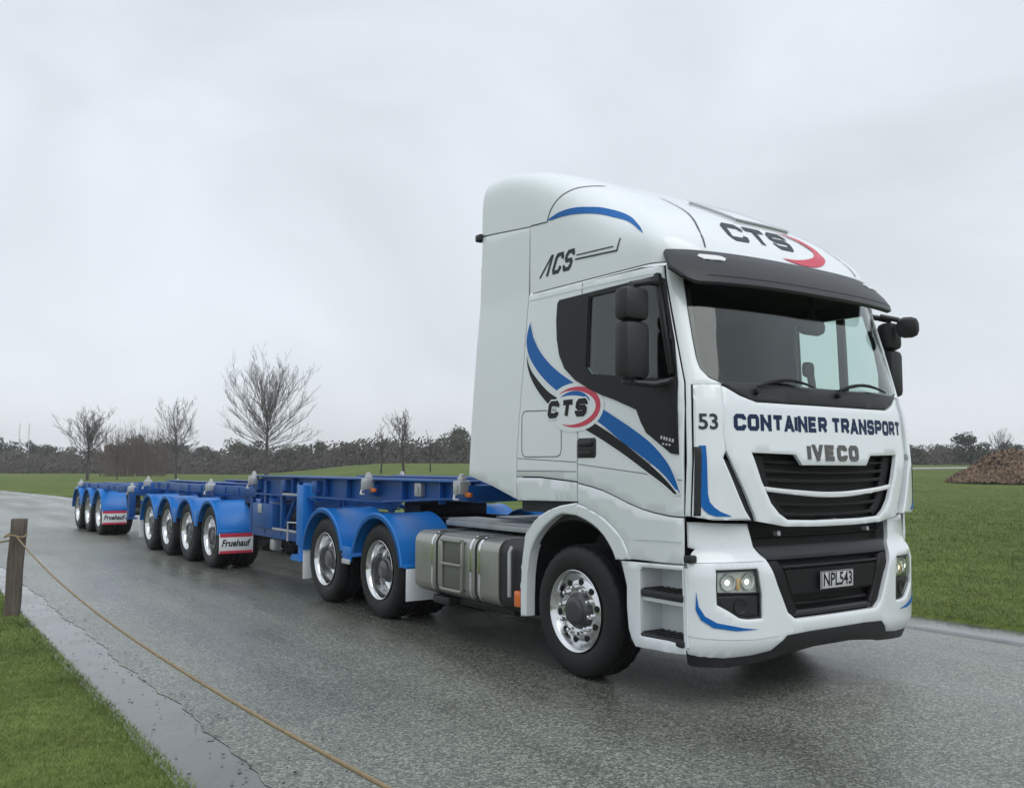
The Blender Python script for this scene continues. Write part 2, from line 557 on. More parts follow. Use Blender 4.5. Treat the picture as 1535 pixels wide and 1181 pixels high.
def strip(mb, pts, wd, mapf, off=.003, sp=.04, mi=0, out=None, closed=False, clamp=None, th=0.):
    """ribbon of width wd along a 2-D polyline, laid on a surface, mitred joints"""
    if closed: pts = list(pts) + [pts[0], pts[1]]
    n = len(pts)
    Lf = []; Rt = []
    for i in range(n):
        b = Vector(pts[i])
        e1 = (b - Vector(pts[i - 1])).normalized() if i else None
        e2 = (Vector(pts[i + 1]) - b).normalized() if i < n - 1 else None
        if e1 is None: e1 = e2
        if e2 is None: e2 = e1
        n1 = Vector((-e1.y, e1.x)); n2 = Vector((-e2.y, e2.x))
        m = n1 + n2
        m = m.normalized() if m.length > .1 else n1
        k = wd * .5 / max(.5, m.dot(n1))
        Lf.append(b + m * k); Rt.append(b - m * k)
    r0, r1 = (0, n - 1) if not closed else (0, n - 2)
    if closed:
        Lf[0], Rt[0] = Lf[n - 2], Rt[n - 2]
    if clamp:
        for A_ in (Lf, Rt):
            for q_ in A_: q_.y = max(clamp[0], min(clamp[1], q_.y))
    vs = []; fs = []
    for i in range(r0, r1):
        d = max((Lf[i + 1] - Lf[i]).length, (Rt[i + 1] - Rt[i]).length)
        q = max(1, math.ceil(d / sp))
        for k in range(q):
            o = len(vs)
            for t in (k / q, (k + 1) / q):
                for a in (Lf[i].lerp(Lf[i + 1], t), Rt[i].lerp(Rt[i + 1], t)):
                    p, nn = surf_at(mapf, a.x, a.y, out)
                    vs.append(p + nn * off)
            fs.append([o, o + 1, o + 3, o + 2])
            if th:
                nn_ = surf_at(mapf, Lf[i].x, Lf[i].y, out)[1] * th
                vs += [v - nn_ for v in vs[o:o + 4]]
                fs += [[o, o + 2, o + 6, o + 4], [o + 1, o + 5, o + 7, o + 3], [o, o + 4, o + 5, o + 1], [o + 2, o + 3, o + 7, o + 6]]
    mb.add(vs, fs, mi)


_c = .16
GLYPH = {
    'C': [[(1, .70), (1, 1 - _c), (1 - _c, 1), (_c, 1), (0, 1 - _c), (0, _c), (_c, 0), (1 - _c, 0), (1, _c), (1, .30)]],
    'O': [[(.5, 1), (_c, 1), (0, 1 - _c), (0, _c), (_c, 0), (1 - _c, 0), (1, _c), (1, 1 - _c), (1 - _c, 1), (.5, 1)]],
    'N': [[(0, -.3), (0, 1.3)], [(1, -.3), (1, 1.3)], [(-.12, 1.25), (1.12, -.25)]],
    'T': [[(-.1, 1), (1.1, 1)], [(.5, 1), (.5, -.08)]],
    'A': [[(-.06, -.3), (.54, 1.3)], [(1.06, -.3), (.46, 1.3)], [(.2, .26), (.8, .26)]],
    'I': [[(.5, -.08), (.5, 1.08)]],
    'E': [[(1.02, 1), (0, 1), (0, 0), (1.02, 0)], [(0, .5), (.9, .5)]],
    'R': [[(0, -.08), (0, 1), (1 - _c, 1), (1, 1 - _c), (1, .6), (1 - _c, .44), (0, .44)], [(.5, .44), (1.05, -.08)]],
    'S': [[(1, .74), (1, 1 - _c), (1 - _c, 1), (_c, 1), (0, 1 - _c), (0, .62), (_c, .5), (1 - _c, .5), (1, .38), (1, _c), (1 - _c, 0), (_c, 0), (0, _c), (0, .26)]],
    'P': [[(0, -.08), (0, 1), (1 - _c, 1), (1, 1 - _c), (1, .58), (1 - _c, .42), (0, .42)]],
    'V': [[(-.06, 1.3), (.54, -.3)], [(1.06, 1.3), (.46, -.3)]],
    'L': [[(-.16, -.3), (.62, 1.3)], [(.98, -.3), (.72, 1.3)]],          # the letter A drawn without its bar
}


def letters(name, m, parent, text, x0, x1, z0, z1, mapf, wd, shear=0, gap=.34, off=.003, narrow=('I',), out=None, grow=0, th=0.):
    ws = [.18 if ch in narrow else (.5 if ch == ' ' else 1) for ch in text]
    tot = sum(ws) + gap * (len(text) - 1)
    u = (x1 - x0) / tot
    x = x0; k = 0
    h = (z1 - z0)
    for ch, cw in zip(text, ws):
        mb = MB()
        for st in GLYPH.get(ch, []):
            pts = []
            for (a, b) in st:
                zz = z0 + wd * .5 + b * (h - wd)
                xx = x + (a * (cw * u - wd) + wd * .5 if cw >= .5 else cw * u * .5)
                pts.append((xx + shear * (zz - z0), zz))
            strip(mb, pts, wd + grow, mapf, off + .0003 * k, out=out, clamp=(z0 - grow * .5, z1 + grow * .5), th=th)
            k += 1
        k = 0
        if mb.v: mb.build(name, m, parent, recalc=bool(th), smooth=False)
        x += (cw + gap) * u


def font_mesh(text, size, bold=0., shear=0., width=None):
    cu = bpy.data.curves.new('lettering_outline', 'FONT')
    cu.body = text; cu.size = size; cu.offset = bold; cu.shear = shear
    cu.align_x = 'CENTER'; cu.align_y = 'CENTER'; cu.resolution_u = 3
    ob = bpy.data.objects.new('lettering_outline', cu)
    COL.objects.link(ob)
    dg = bpy.context.evaluated_depsgraph_get()
    me = bpy.data.meshes.new_from_object(ob.evaluated_get(dg))
    vs = [(v.co.x, v.co.y) for v in me.vertices]; fs = [list(p.vertices) for p in me.polygons]
    bpy.data.objects.remove(ob); bpy.data.curves.remove(cu); bpy.data.meshes.remove(me)
    if width and vs:
        a = min(v[0] for v in vs); b = max(v[0] for v in vs)
        vs = [((v[0] - (a + b) / 2) * width / (b - a), v[1]) for v in vs]
    return vs, fs


# ------------------------------------------------------------------ road frame
YAW = .6073
UD = Vector((-math.sin(YAW), math.cos(YAW), 0))     # along the road, away from the camera
ND = Vector((math.cos(YAW), math.sin(YAW), 0))      # across the road


def bend(u):
    if u < 15: return 0.
    if u < 90: return -((u - 15) / 32) ** 2 * 1.1
    return -(75 / 32) ** 2 * 1.1 - (u - 90) * 2 * 75 / 32 / 32 * 1.1


def sstep(a, b, x):
    t = max(0., min(1., (x - a) / (b - a)))
    return t * t * (3 - 2 * t)


def GH(x, y):
    d = math.hypot(x, y)
    if y < 5: return 0.
    tn = x / y
    return 1.9 * sstep(40, 125, d) * sstep(-.30, -.13, tn)


def UN(u, n):
    n = n + bend(u)
    p = UD * u + ND * n
    return p.x, p.y


def at(px, dist, dz=0.):
    """ground point seen under photo column px at a depth"""
    x = (px - 767.5) / 1372.7 * dist
    return Vector((x, dist, GH(x, dist) + dz))


us = [-400, -200, -100, -60, -40, -25, -15, -10] + [i * 1.5 for i in range(-5, 20)] + [30 + i * 3 for i in range(0, 20)] + [90 + i * 8 for i in range(0, 16)] + [230, 260, 300, 360, 450, 600]


def wob(u, a):
    return a * (math.sin(u * 2.1 + 1) * .5 + math.sin(u * 5.3) * .35 + math.sin(u * 11.7 + 2) * .3 + math.sin(u * 23.1 + .5) * .25)


def sheet(name, ns, zf, m, kind='structure', ulim=None, edge=None):
    vs = []; fs = []
    uu = [u for u in us if ulim is None or ulim[0] <= u <= ulim[1]]
    if edge: uu = sorted(set([u for u in uu if u < 1 or u > 22] + [1 + .1 * k for k in range(210)]))
    for u in uu:
        for k_, n in enumerate(ns):
            x, y = UN(u, n + (wob(u, edge[1]) if edge and k_ == edge[0] % len(ns) else 0))
            vs.append((x, y, zf(x, y, n)))
    k = len(ns)
    for i in range(len(uu) - 1):
        for j in range(k - 1):
            fs.append([i * k + j, (i + 1) * k + j, (i + 1) * k + j + 1, i * k + j + 1])
    mb = MB(); mb.add(vs, fs)
    o = mb.build(name, m, smooth=True, ang=60, recalc=False)
    me = o.data
    if me.polygons[0].normal.z < 0: me.flip_normals()
    return tag(o, kind=kind)


NEAR, GUT, ASF, FARE = 1.29, 1.72, 8.32, 9.0
left_ns = [-500, -300, -150, -80, -40, -20, -10, -6, -3, -1.5, -.5, .3, .9, 1.2, NEAR]
sheet('grass_verge', left_ns, lambda x, y, n: GH(x, y) + (.035 if n < NEAR - .01 else .004), GRASS, edge=(-1, .022))
right_ns = [FARE, 9.1, 9.5, 10.5, 12, 15, 18, 22, 27, 33, 40, 48, 57, 67, 78, 90, 105, 120, 140, 165, 200, 250, 320, 420, 600]
sheet('field', right_ns, lambda x, y, n: GH(x, y) + (.05 if n > FARE + .01 else .0), GRASS)
sheet('gutter', [NEAR - .1, 1.4, 1.5, GUT + .16], lambda x, y, n: -.012, CONC, ulim=(-60, 200))
sheet('road', [GUT - .02, 1.95, 2.3, 3, 4, 5, 6, 7, ASF + .02], lambda x, y, n: 0.0 if n > GUT + .1 else -.009, ASPH, ulim=(-60, 200), edge=(0, .035))
sheet('kerb_strip', [ASF, ASF + .06, 8.5, 8.8, FARE + .04], lambda x, y, n: .012 if n > ASF + .05 else -.004, CONC, ulim=(-60, 200))
sheet('subsoil', [-500, 0, 12, 600], lambda x, y, n: -.25, GRASS)

# ------------------------------------------------------------------ cab surfaces (truck frame: x forward, y away from camera, z up, origin under front axle)
FC = [(.3, 1.40), (1.2, 1.43), (1.6, 1.43), (1.95, 1.40), (2.1, 1.365), (2.5, 1.26), (2.95, 1.13), (3.2, 1.03)]
FB = [(.3, 1.36), (.42, 1.42), (.88, 1.43), (.95, 1.41), (1.0, 1.37), (1.2, 1.35)]
WC = [(0, 1.25), (1.55, 1.25), (1.9, 1.245), (2.2, 1.235), (2.6, 1.217), (2.95, 1.195), (3.6, 1.175)]
TT = [(-1.35, 4.12), (-1.0, 4.12), (-.6, 4.04), (-.2, 3.89), (.2, 3.70), (.5, 3.55), (.8, 3.38), (1.0, 3.17), (1.13, 2.97)]
DD, NN = .35, 2.5
ZB = 2.955


def wz(z): return lerp(WC, z)


def side_yv(x, z, F=FC):
    x0 = lerp(F, z) - DD
    t = max(0., min(1., (x - x0) / DD))
    return wz(z) * (1 - t ** NN) ** (1 / NN)


def front_xv(y, z, F=FC):
    x0 = lerp(F, z) - DD
    t = min(1., abs(y) / wz(z))
    return x0 + DD * (1 - t ** NN) ** (1 / NN)


def sm_T(x):
    return (lerp(TT, x - .12) + lerp(TT, x) * 2 + lerp(TT, x + .12)) / 4 if x < .95 else lerp(TT, x)


def sstep2(a, b, x): return sstep(min(a, b), max(a, b), x)


def roof_m(x):
    return 13.0 - 9.4 * sstep2(-1.05, .55, x) ** .75


def roof_y(x, z):
    w = side_yv(x, ZB); m = roof_m(x)
    t = max(0., min(1., (z - ZB) / max(.01, sm_T(x) - ZB)))
    return w * (1 - t ** m) ** (1 / m)


def roof_z(x, y):
    w = max(.01, side_yv(x, ZB)); m = roof_m(x)
    t = min(1., abs(y) / w)
    return ZB + (sm_T(x) - ZB) * (1 - t ** m) ** (1 / m)


def m_side(sg=-1, F=FC):
    return lambda x, z: (x, sg * side_yv(x, z, F), z)


def m_front(F=FC):
    return lambda y, z: (front_xv(y, z, F), y, z)


def m_rside(sg=-1):
    return lambda x, z: (x, sg * (roof_y(x, z) if z > ZB else side_yv(x, z)), z)


def m_rtop():
    return lambda y, x: (x, y, roof_z(x, y))


# arc-length parameter round the plan
_N = 400
_th = [PI / 2 * (i / _N) for i in range(_N + 1)]
_xy = [(DD * math.cos(t) ** (2 / NN), 1.25 * math.sin(t) ** (2 / NN)) for t in _th]
_S = [0.]
for _a, _b in zip(_xy, _xy[1:]):
    _S.append(_S[-1] + math.hypot(_b[0] - _a[0], _b[1] - _a[1]))
S0 = _S[-1]
_Sa = np.array(_S); _Ta = np.array(_th)


def m_s(F=FC):
    def f(s, z):
        sg = -1 if s < 0 else 1
        a = abs(s); x0 = lerp(F, z) - DD
        if a >= S0: return (x0 - (a - S0), sg * wz(z), z)
        t = float(np.interp(a, _Sa, _Ta))
        return (x0 + DD * max(0, math.cos(t)) ** (2 / NN), sg * wz(z) * math.sin(t) ** (2 / NN), z)
    return f


def s_side(x, z, F=FC, sg=-1):
    x0 = lerp(F, z) - DD
    if x <= x0: return (sg * (S0 + x0 - x), z)
    y = side_yv(x, z, F)
    t = math.atan2((y / wz(z)) ** (NN / 2), ((x - x0) / DD) ** (NN / 2))
    return (sg * float(np.interp(t, _Ta, _Sa)), z)


def s_front(y, z, F=FC):
    sg = -1 if y < 0 else 1
    x = front_xv(y, z, F); x0 = lerp(F, z) - DD
    t = math.atan2((abs(y) / wz(z)) ** (NN / 2), (max(1e-9, (x - x0) / DD)) ** (NN / 2))
    return (sg * float(np.interp(t, _Ta, _Sa)), z)


def mir(l): return [(-a, b) for a, b in l[::-1]]


def both(l):
    """half outline on the near half (y<0), from the centre line out and back to it, closed by its mirror"""
    return l + [(-a, b) for a, b in l[::-1]]


# ------------------------------------------------------------------ the truck
T_O = Vector((1.4556, 7.5961, 0))
truck = tag(empty('tractor_truck', T_O, YAW - PI / 2),
            'white tractor unit with high roof and blue swoosh stripes, coupled to blue trailers', 'truck')
DOOR_LOW = [(.1, 1.438), (.25, 1.417), (.38, 1.392), (.52, 1.352), (.64, 1.314), (.77, 1.28), (.9, 1.257), (1.05, 1.24), (1.165, 1.236)]
GLASSP = [(.19, 2.815), (.93, 2.815), (1.045, 2.389), (1.095, 2.17), (1.08, 2.13), (.794, 2.165), (.24, 2.235), (.19, 2.29)]
WINDOWP = [(-.17, 2.845), (.90, 2.856), (.945, 2.83), (1.062, 2.389), (1.112, 2.112), (1.138, 1.636), (1.075, 1.646), (.962, 1.714), (.845, 1.785), (.79, 1.86), (.745, 1.945),
           (.70, 1.962), (.508, 2.03), (.36, 2.075), (.232, 2.124), (.061, 2.204), (-.069, 2.3), (-.14, 2.41), (-.175, 2.53), (-.195, 2.687), (-.192, 2.82)]
ARCH_OUT = [(.1, 1.284), (.2, 1.262), (.306, 1.228), (.40, 1.192), (.484, 1.143), (.55, 1.098), (.603, 1.048), (.645, .99), (.668, .925)]
ARCH_IN = [(.525, .913), (.50, .96), (.465, 1.005), (.41, 1.062), (.342, 1.11), (.27, 1.145), (.195, 1.172), (.09, 1.199)]

for sg in (-1, 1):
    near = sg < 0
    ms = m_side(sg)
    # sleeper side
    mb = MB()
    patch(mb, [(-.683, 1.478), (-.683, 1.62), (-.62, 2.4), (-.594, 2.948), (.088, 2.945), (.088, 1.448), (-.35, 1.478)], ms, 0, .02, holes=[[(-.15, 2.8), (-.15, 2.5), (-.02, 2.32), (.088, 2.27), (.06, 2.8)]] if False else [])
    sl = mb.build('sleeper_panel', WHITE, truck)
    mb = MB()
    patch(mb, [(-.676, 1.285), (.088, 1.300), (.088, 1.438), (-.35, 1.466), (-.683, 1.466)], ms, 0, .02)
    mb.build('sleeper_skirt', WHITE, truck)
    # rear side fairing
    mb = MB()
    patch(mb, [(-1.41, 1.475), (-1.05, 1.395), (-.692, 1.295), (-.692, 1.62), (-.63, 2.4), (-.603, 2.948)] + [(-.60, 3.0), (-.583, 3.51), (-.95, 3.545), (-1.30, 3.575), (-1.325, 3.1), (-1.355, 2.5), (-1.385, 1.9)],
          m_rside(sg), 0, .02)
    fair = mb.build('side_fairing', WHITE, truck)
    # door
    mb = MB()
    patch(mb, DOOR_LOW + [(1.168, 1.5), (1.164, 1.935), (1.143, 2.11), (1.068, 2.388), (.945, 2.83), (.922, 2.93), (.1, 2.942)], ms, 0, .025, holes=[GLASSP])
    door = mb.build('door', WHITE, truck)
    mb = MB()
    patch(mb, WINDOWP, ms, .010, .02, holes=[GLASSP], sp=.04, edge=0)
    mb.build('window_trim', TRIM, door)
    mb = MB()
    patch(mb, GLASSP, ms, -.006, .004, sp=.12, edge=0)
    mb.build('window_pane', GLASSD, door)
    mb = MB()
    patch(mb, [(.62, 2.19), (.69, 2.185), (.69, 2.81), (.62, 2.81)], ms, -.012, .03, edge=0)
    patch(mb, [(.188, 2.29), (.205, 2.29), (.205, 2.81), (.188, 2.81)], ms, .004, .02, edge=0)
    tag(mb.build('window_bar', TRIM, door), kind='stuff')
    # handle
    mb = MB()
    patch(mb, [(.105, 1.62), (.30, 1.62), (.312, 1.64), (.312, 1.745), (.30, 1.765), (.12, 1.765), (.10, 1.745), (.10, 1.64)], ms, .008, .03, edge=.004)
    mb.box((.205, sg * 1.265, 1.725), (.16, .02, .035), .008)
    mb.box((.205, sg * 1.262, 1.655), (.15, .012, .02), .005)
    mb.build('door_handle', PLASTIC, door)
    # door skirt and lower cab
    mb = MB()
    top = [(a, b - .009) for a, b in DOOR_LOW]
    patch(mb, [(1.16, .935)] + top[::-1] + [(a + .004, b + .004) for a, b in ARCH_OUT], ms, 0, .02)
    skirt = mb.build('door_skirt', WHITE, truck)
    mb = MB()
    strip(mb, [(.70, 1.072), (.95, 1.08), (1.155, 1.083)], .018, ms, .006)
    mb.build('skirt_crease', WHITE, skirt)
    # wheel arch, front and rear band
    mb = MB()
    patch(mb, ARCH_OUT + ARCH_IN, ms, .012, .09, sp=.04, edge=.008, ein=.012)
    mb.build('wheel_arch', WHITE, truck)
    mb = MB()
    patch(mb, [(.092, 1.199), (-.076, 1.204), (-.15, 1.182), (-.219, 1.146), (-.31, 1.09), (-.387, 1.026), (-.44, .965), (-.484, .892), (-.51, .80), (-.528, .697), (-.537, .54), (-.538, .384),
               (-.612, .374), (-.615, .54), (-.606, .689), (-.592, .83), (-.562, .976), (-.52, 1.05), (-.452, 1.117), (-.37, 1.17), (-.25, 1.22), (-.1, 1.262), (.092, 1.290)], ms, .012, .09, sp=.04, edge=.008, ein=.012)
    mb.build('wheel_arch', WHITE, truck)
    # wheel well
    mb = MB()
    prof = [(math.cos(t) * .66, .50 + math.sin(t) * .71) for t in [R(a) for a in range(-12, 193, 8)]]
    inn = [(a * .93, .5 + (b - .5) * .93) for a, b in prof]
    mb.prism(prof + inn[::-1], sg * 1.19, sg * .62)
    mb.build('wheel_well', PLASTIC, truck)
    # windscreen pillar
    mb = MB()
    sf = lambda l: [s_front(sg * abs(a) if a else 0, b) for a, b in l]
    ss = lambda l: [s_side(a, b, FC, sg) for a, b in l]
    patch(mb, ss([(1.174, 1.24), (1.203, 1.24), (1.197, 1.948), (1.176, 2.097)]) + sf([(-.968, 2.103), (-1.05, 2.14), (-1.094, 2.20), (-1.104, 2.27), (-1.1, 2.4), (-1.093, 2.527), (-1.06, 2.873), (-1.048, 2.95)])
          + ss([(.93, 2.938), (.953, 2.83), (1.076, 2.388), (1.151, 2.11), (1.172, 1.935)]), m_s(), 0, .03, sp=.035)
    mb.build('windscreen_pillar', WHITE, truck)
    # corner panel
    mb = MB()
    patch(mb, ss([(1.211, 1.24), (1.205, 1.948), (1.184, 2.088)]) + sf([(-.99, 2.094), (-1.006, 1.9), (-1.02, 1.764), (-1.012, 1.66), (-1.034, 1.615), (-.985, 1.5), (-.93, 1.371), (-.885, 1.275), (-.845, 1.216), (-1.0, 1.216), (-1.1, 1.218)]),
          m_s(), .022, .05, sp=.035, edge=.008, ein=.012)
    corner = mb.build('corner_panel', WHITE, truck)
    mb = MB()
    patch(mb, ss([(1.219, 1.245), (1.247, 1.245), (1.247, 1.684), (1.219, 1.684)]), m_s(), .027, .01, sp=.03, edge=.002, ein=.004)
    mb.build('corner_trim', PLASTIC, corner)
    mb = MB()
    patch(mb, sf([(-1.169, 1.692), (-1.133, 1.693), (-1.131, 1.386), (-1.122, 1.335), (-1.098, 1.301), (-1.06, 1.272), (-.985, 1.241), (-1.086, 1.241), (-1.13, 1.258), (-1.155, 1.285), (-1.17, 1.32), (-1.175, 1.364)]), m_s(), .026, 0, sp=.03)
    mb.build('blue_stripe', BLUEV, corner)
    # air slot
    mb = MB()
    patch(mb, sf([(-1.04, 1.63), (-.98, 1.60), (-.90, 1.47), (-.83, 1.31), (-.79, 1.20), (-.86, 1.205), (-.90, 1.275), (-.945, 1.371), (-1.0, 1.5)]), m_s(), -.028, .02, sp=.035)
    mb.build('air_slot', PLASTIC, truck)
    # steps
    mb = MB()
    frame_o = [(.576, .908), (1.158, .925), (1.16, .365), (.80, .352), (.715, .349), (.675, .40), (.648, .46), (.632, .60), (.632, .745), (.60, .84)]
    hole = [(.765, .43), (.765, .86), (.79, .885), (1.15, .895), (1.15, .44)]
    patch(mb, frame_o, ms, 0, .03, holes=[hole])
    stp = mb.build('step_panel', WHITE, truck)
    mb = MB()
    mb.box((.96, sg * 1.03, .66), (.46, .02, .55)); mb.box((.75, sg * 1.13, .66), (.02, .2, .5)); mb.box((1.17, sg * 1.13, .66), (.02, .2, .5))
    mb.box((.96, sg * 1.13, .675), (.41, .19, .03), .008); mb.box((.96, sg * 1.13, .40), (.41, .19, .03), .008)
    mb.build('step_recess', WHITE, stp)
    for zt in (.735, .448):
        mb = MB()
        mb.box((.96, sg * 1.145, zt - .02), (.39, .205, .05), .012)
        for k in range(7):
            mb.box((.79 + k * .055, sg * 1.145, zt + .008), (.02, .18, .008), .002)
        mb.build('step_tread', PLASTIC, stp)
    # roof drip rail
    mb = MB()
    strip(mb, [(-.59, 2.905), (0, 2.90), (.5, 2.893), (.92, 2.88)], .012, ms, .005)
    mb.build('drip_rail', WHITE, truck)
    # cab lining inside the panels
    mb = MB()
    patch(mb, [(-.66, 1.2), (-.60, 2.94), (1.0, 2.94), (1.12, 2.1), (1.16, 1.2)], ms, -.04, .02, holes=[GLASSP], sp=.1, edge=0)
    mb.build('side_lining', LINER, truck)

# ---- panel joints and graphics on the near side
ms = m_side(-1)
mb = MB()
for pl, wd in [([(-.62, 2.0), (-.10, 1.985), (-.095, 1.632), (-.612, 1.632)], .007)]:
    rr = []
    k = .05
    q = pl
    for i in range(4):
        a, b, c = q[i - 1], q[i], q[(i + 1) % 4]
        d1 = Vector((a[0] - b[0], a[1] - b[1])).normalized() * k; d2 = Vector((c[0] - b[0], c[1] - b[1])).normalized() * k
        rr += [(b[0] + d1.x, b[1] + d1.y), (b[0] + (d1.x + d2.x) * .3, b[1] + (d1.y + d2.y) * .3), (b[0] + d2.x, b[1] + d2.y)]
    strip(mb, rr, wd, ms, .002, closed=True)
strip(mb, [(-.683, 1.622), (.088, 1.59)], .005, ms, .002)
strip(mb, [(-.683, 1.52), (.088, 1.52)], .005, ms, .002)
tag(mb.build('locker_joint', SEAM, truck), kind='stuff')
mb = MB()
strip(mb, [(.105, 1.575), (.8, 1.513), (1.16, 1.47)], .005, ms, .002)
mb.build('door_crease', SEAM, truck)

blueU = [(-.549, 2.716)] + spl([(-.498, 2.593), (-.407, 2.476), (-.279, 2.366), (-.117, 2.265), (.087, 2.164)], 4) + spl([(-.107, 2.107), (-.295, 2.215), (-.437, 2.324), (-.543, 2.44), (-.588, 2.553), (-.578, 2.653)], 4)
blueL = spl([(.378, 1.974), (.514, 1.909), (.704, 1.817), (.884, 1.716), (1.027, 1.599), (1.1, 1.5), (1.147, 1.385)], 4) + spl([(1.108, 1.415), (.997, 1.512), (.804, 1.623), (.599, 1.728), (.448, 1.818), (.303, 1.896)], 4)
blkU = spl([(-.58, 2.452), (-.521, 2.339), (-.403, 2.231), (-.263, 2.133), (-.104, 2.06)], 4) + spl([(-.228, 2.012), (-.325, 2.081), (-.426, 2.168), (-.516, 2.273), (-.565, 2.368)], 4)
blkL = spl([(.291, 1.874), (.448, 1.803), (.64, 1.706), (.803, 1.614), (.959, 1.519), (1.072, 1.434), (1.125, 1.382)], 4) + spl([(1.099, 1.382), (.997, 1.446), (.842, 1.525), (.64, 1.629), (.469, 1.709), (.313, 1.778), (.151, 1.842)], 4)
for q_ in (blueU, blueL):
    mb = MB(); patch(mb, q_, ms, .0035, 0, sp=.05); mb.build('blue_stripe', BLUEV, truck)
for q_ in (blkU, blkL):
    mb = MB(); patch(mb, q_, ms, .0035, 0, sp=.05); mb.build('black_stripe', BLACKV, truck)
mb = MB()
for s_ in (blueU, blueL, blkU, blkL):
    strip(mb, s_, .022, ms, .0028, closed=True, sp=.05)
tag(mb.build('stripe_outline', WHITEV, truck), kind='stuff')


def ellipse_arc(c, a, b, t0, t1, w0, w1, n=24, tilt=0):
    """tapering crescent outline"""
    o = []; i_ = []
    for k in range(n + 1):
        t = R(t0 + (t1 - t0) * k / n); f = math.sin(PI * k / n)
        w = w0 + (w1 - w0) * f
        x, z = math.cos(t), math.sin(t)
        o.append((c[0] + x * (a + w * .5), c[1] + z * (b + w * .5) + tilt * x))
        i_.append((c[0] + x * (a - w * .5), c[1] + z * (b - w * .5) + tilt * x))
    return o + i_[::-1]


mb = MB()
patch(mb, ellipse_arc((.06, 1.998), .31, .155, -125, 125, .01, .01), ms, .0042, 0, sp=.05)
dd = [(.06 + .34 * math.cos(R(a)), 1.998 + .185 * math.sin(R(a))) for a in range(-130, 131, 10)]
mbw = MB(); patch(mbw, dd, ms, .0039, 0, sp=.05)
mbw.build('logo_ground', WHITEV, truck)
mb = MB(); patch(mb, ellipse_arc((.05, 1.998), .285, .14, -118, 128, .004, .055), ms, .0046, 0, sp=.05)
mb.build('logo_ring', REDV, truck)
mb = MB(); patch(mb, ellipse_arc((.03, 2.0), .225, .105, 20, 128, .004, .035), ms, .0046, 0, sp=.05)
mb.build('logo_arc', BLUEV, truck)
letters('letter_outline', WHITEV, truck, 'CTS', -.275, .20, 1.925, 2.06, ms, .042, shear=.18, gap=.22, off=.0052, grow=.022)
letters('letter', BLACKV, truck, 'CTS', -.275, .20, 1.925, 2.06, ms, .042, shear=.18, gap=.22, off=.0065)
# badge on the dark door trim: two small rows of marks
mb = MB()
for k, x in enumerate((.985, 1.012, 1.034, 1.062, 1.088)):
    strip(mb, [(x, 1.752 - k * .006), (x + .016, 1.750 - k * .006)], .022, ms, .0105)
for k, x in enumerate((1.0, 1.03, 1.06)):
    strip(mb, [(x, 1.708 - k * .004), (x + .018, 1.707 - k * .004)], .012, ms, .0105)
mb.build('door_badge', PLATE, truck)

# ---- roof
mb = MB()
XS = [-1.30, -1.285, -1.26, -1.2, -1.1, -1.0, -.9, -.8, -.7, -.6, -.575, -.5745] + [-.5 + .08 * k for k in range(16)] + [.78, .84, .9, .95, .99, 1.02, 1.05, 1.075, 1.095, 1.11, 1.12]
vs = []; NA = 60
for x in XS:
    xr = min(x, 1.125)
    w = side_yv(xr, ZB); m_ = roof_m(x); h_ = sm_T(x) - ZB
    if x < -1.27: h_ -= (.03 if x < -1.29 else .008)
    zs = ZB + .004
    if x <= -.575:
        zs = 3.52 + (-.57 - x) / .73 * .07
    t0 = math.asin(min(1, ((zs - ZB) / h_) ** (m_ / 2)))
    for k in range(NA + 1):
        t = t0 + (PI - 2 * t0) * k / NA
        cx, sx = math.cos(t), math.sin(t)
        y = -w * math.copysign(abs(cx) ** (2 / m_), cx)
        vs.append((x, y, ZB + h_ * max(0, sx) ** (2 / m_)))
fs = []
for i in range(len(XS) - 1):
    for k in range(NA):
        a = i * (NA + 1) + k
        fs.append([a, a + 1, a + NA + 2, a + NA + 1])
mb.add(vs, fs)
iv = [(x * .985 - .004 if x > 0 else x + .012, y * .985, ZB + (z - ZB) * .985 - .004) for (x, y, z) in vs]
mb.add(iv, [f[::-1] for f in fs])
n_ = len(vs); back = [k for k in range(NA + 1)]
roof = mb.build('roof_fairing', WHITE, truck, ang=50)
mb = MB()
rim_v = []; rim_f = []
for k in range(NA + 1): rim_v += [vs[k], iv[k]]
for k in range(NA): rim_f.append([2 * k, 2 * k + 2, 2 * k + 3, 2 * k + 1])
mb.add(rim_v, rim_f)
mb.build('fairing_rim', WHITE, roof)
mr = m_rside(-1)
mb = MB()
strip(mb, spl([(-.345, 3.505), (-.325, 3.56), (-.28, 3.625), (-.20, 3.69), (-.10, 3.74), (.0, 3.765)], 4), .010, mr, .003)
strip(mb, [(-.345, 3.505), (-.57, 3.52)], .010, mr, .003)
mt = m_rtop()
strip(mb, spl([(-.86, 1.03), (-.80, .92), (-.72, .78), (-.63, .6), (-.56, .4), (-.52, .25)], 3), .012, mt, .004, out=Vector((0, 0, 1)))
strip(mb, spl([(.86, 1.03), (.80, .92), (.72, .78), (.63, .6), (.56, .4), (.52, .25)], 3), .012, mt, .004, out=Vector((0, 0, 1)))
tag(mb.build('roof_joint', SEAM, roof), kind='stuff')
mb = MB()
patch(mb, [(-.12, .16), (.5, .16), (.5, .66), (-.12, .66)], mt, .014, .03, sp=.1, edge=.004, out=Vector((0, 0, 1)))
hat = mb.build('roof_hatch', WHITE, truck)
mb = MB(); strip(mb, [(-.12, .16), (.5, .16), (.5, .66), (-.12, .66)], .03, mt, .02, closed=True, out=Vector((0, 0, 1)))
mb.build('hatch_seal', PLASTIC, hat)
mb = MB()
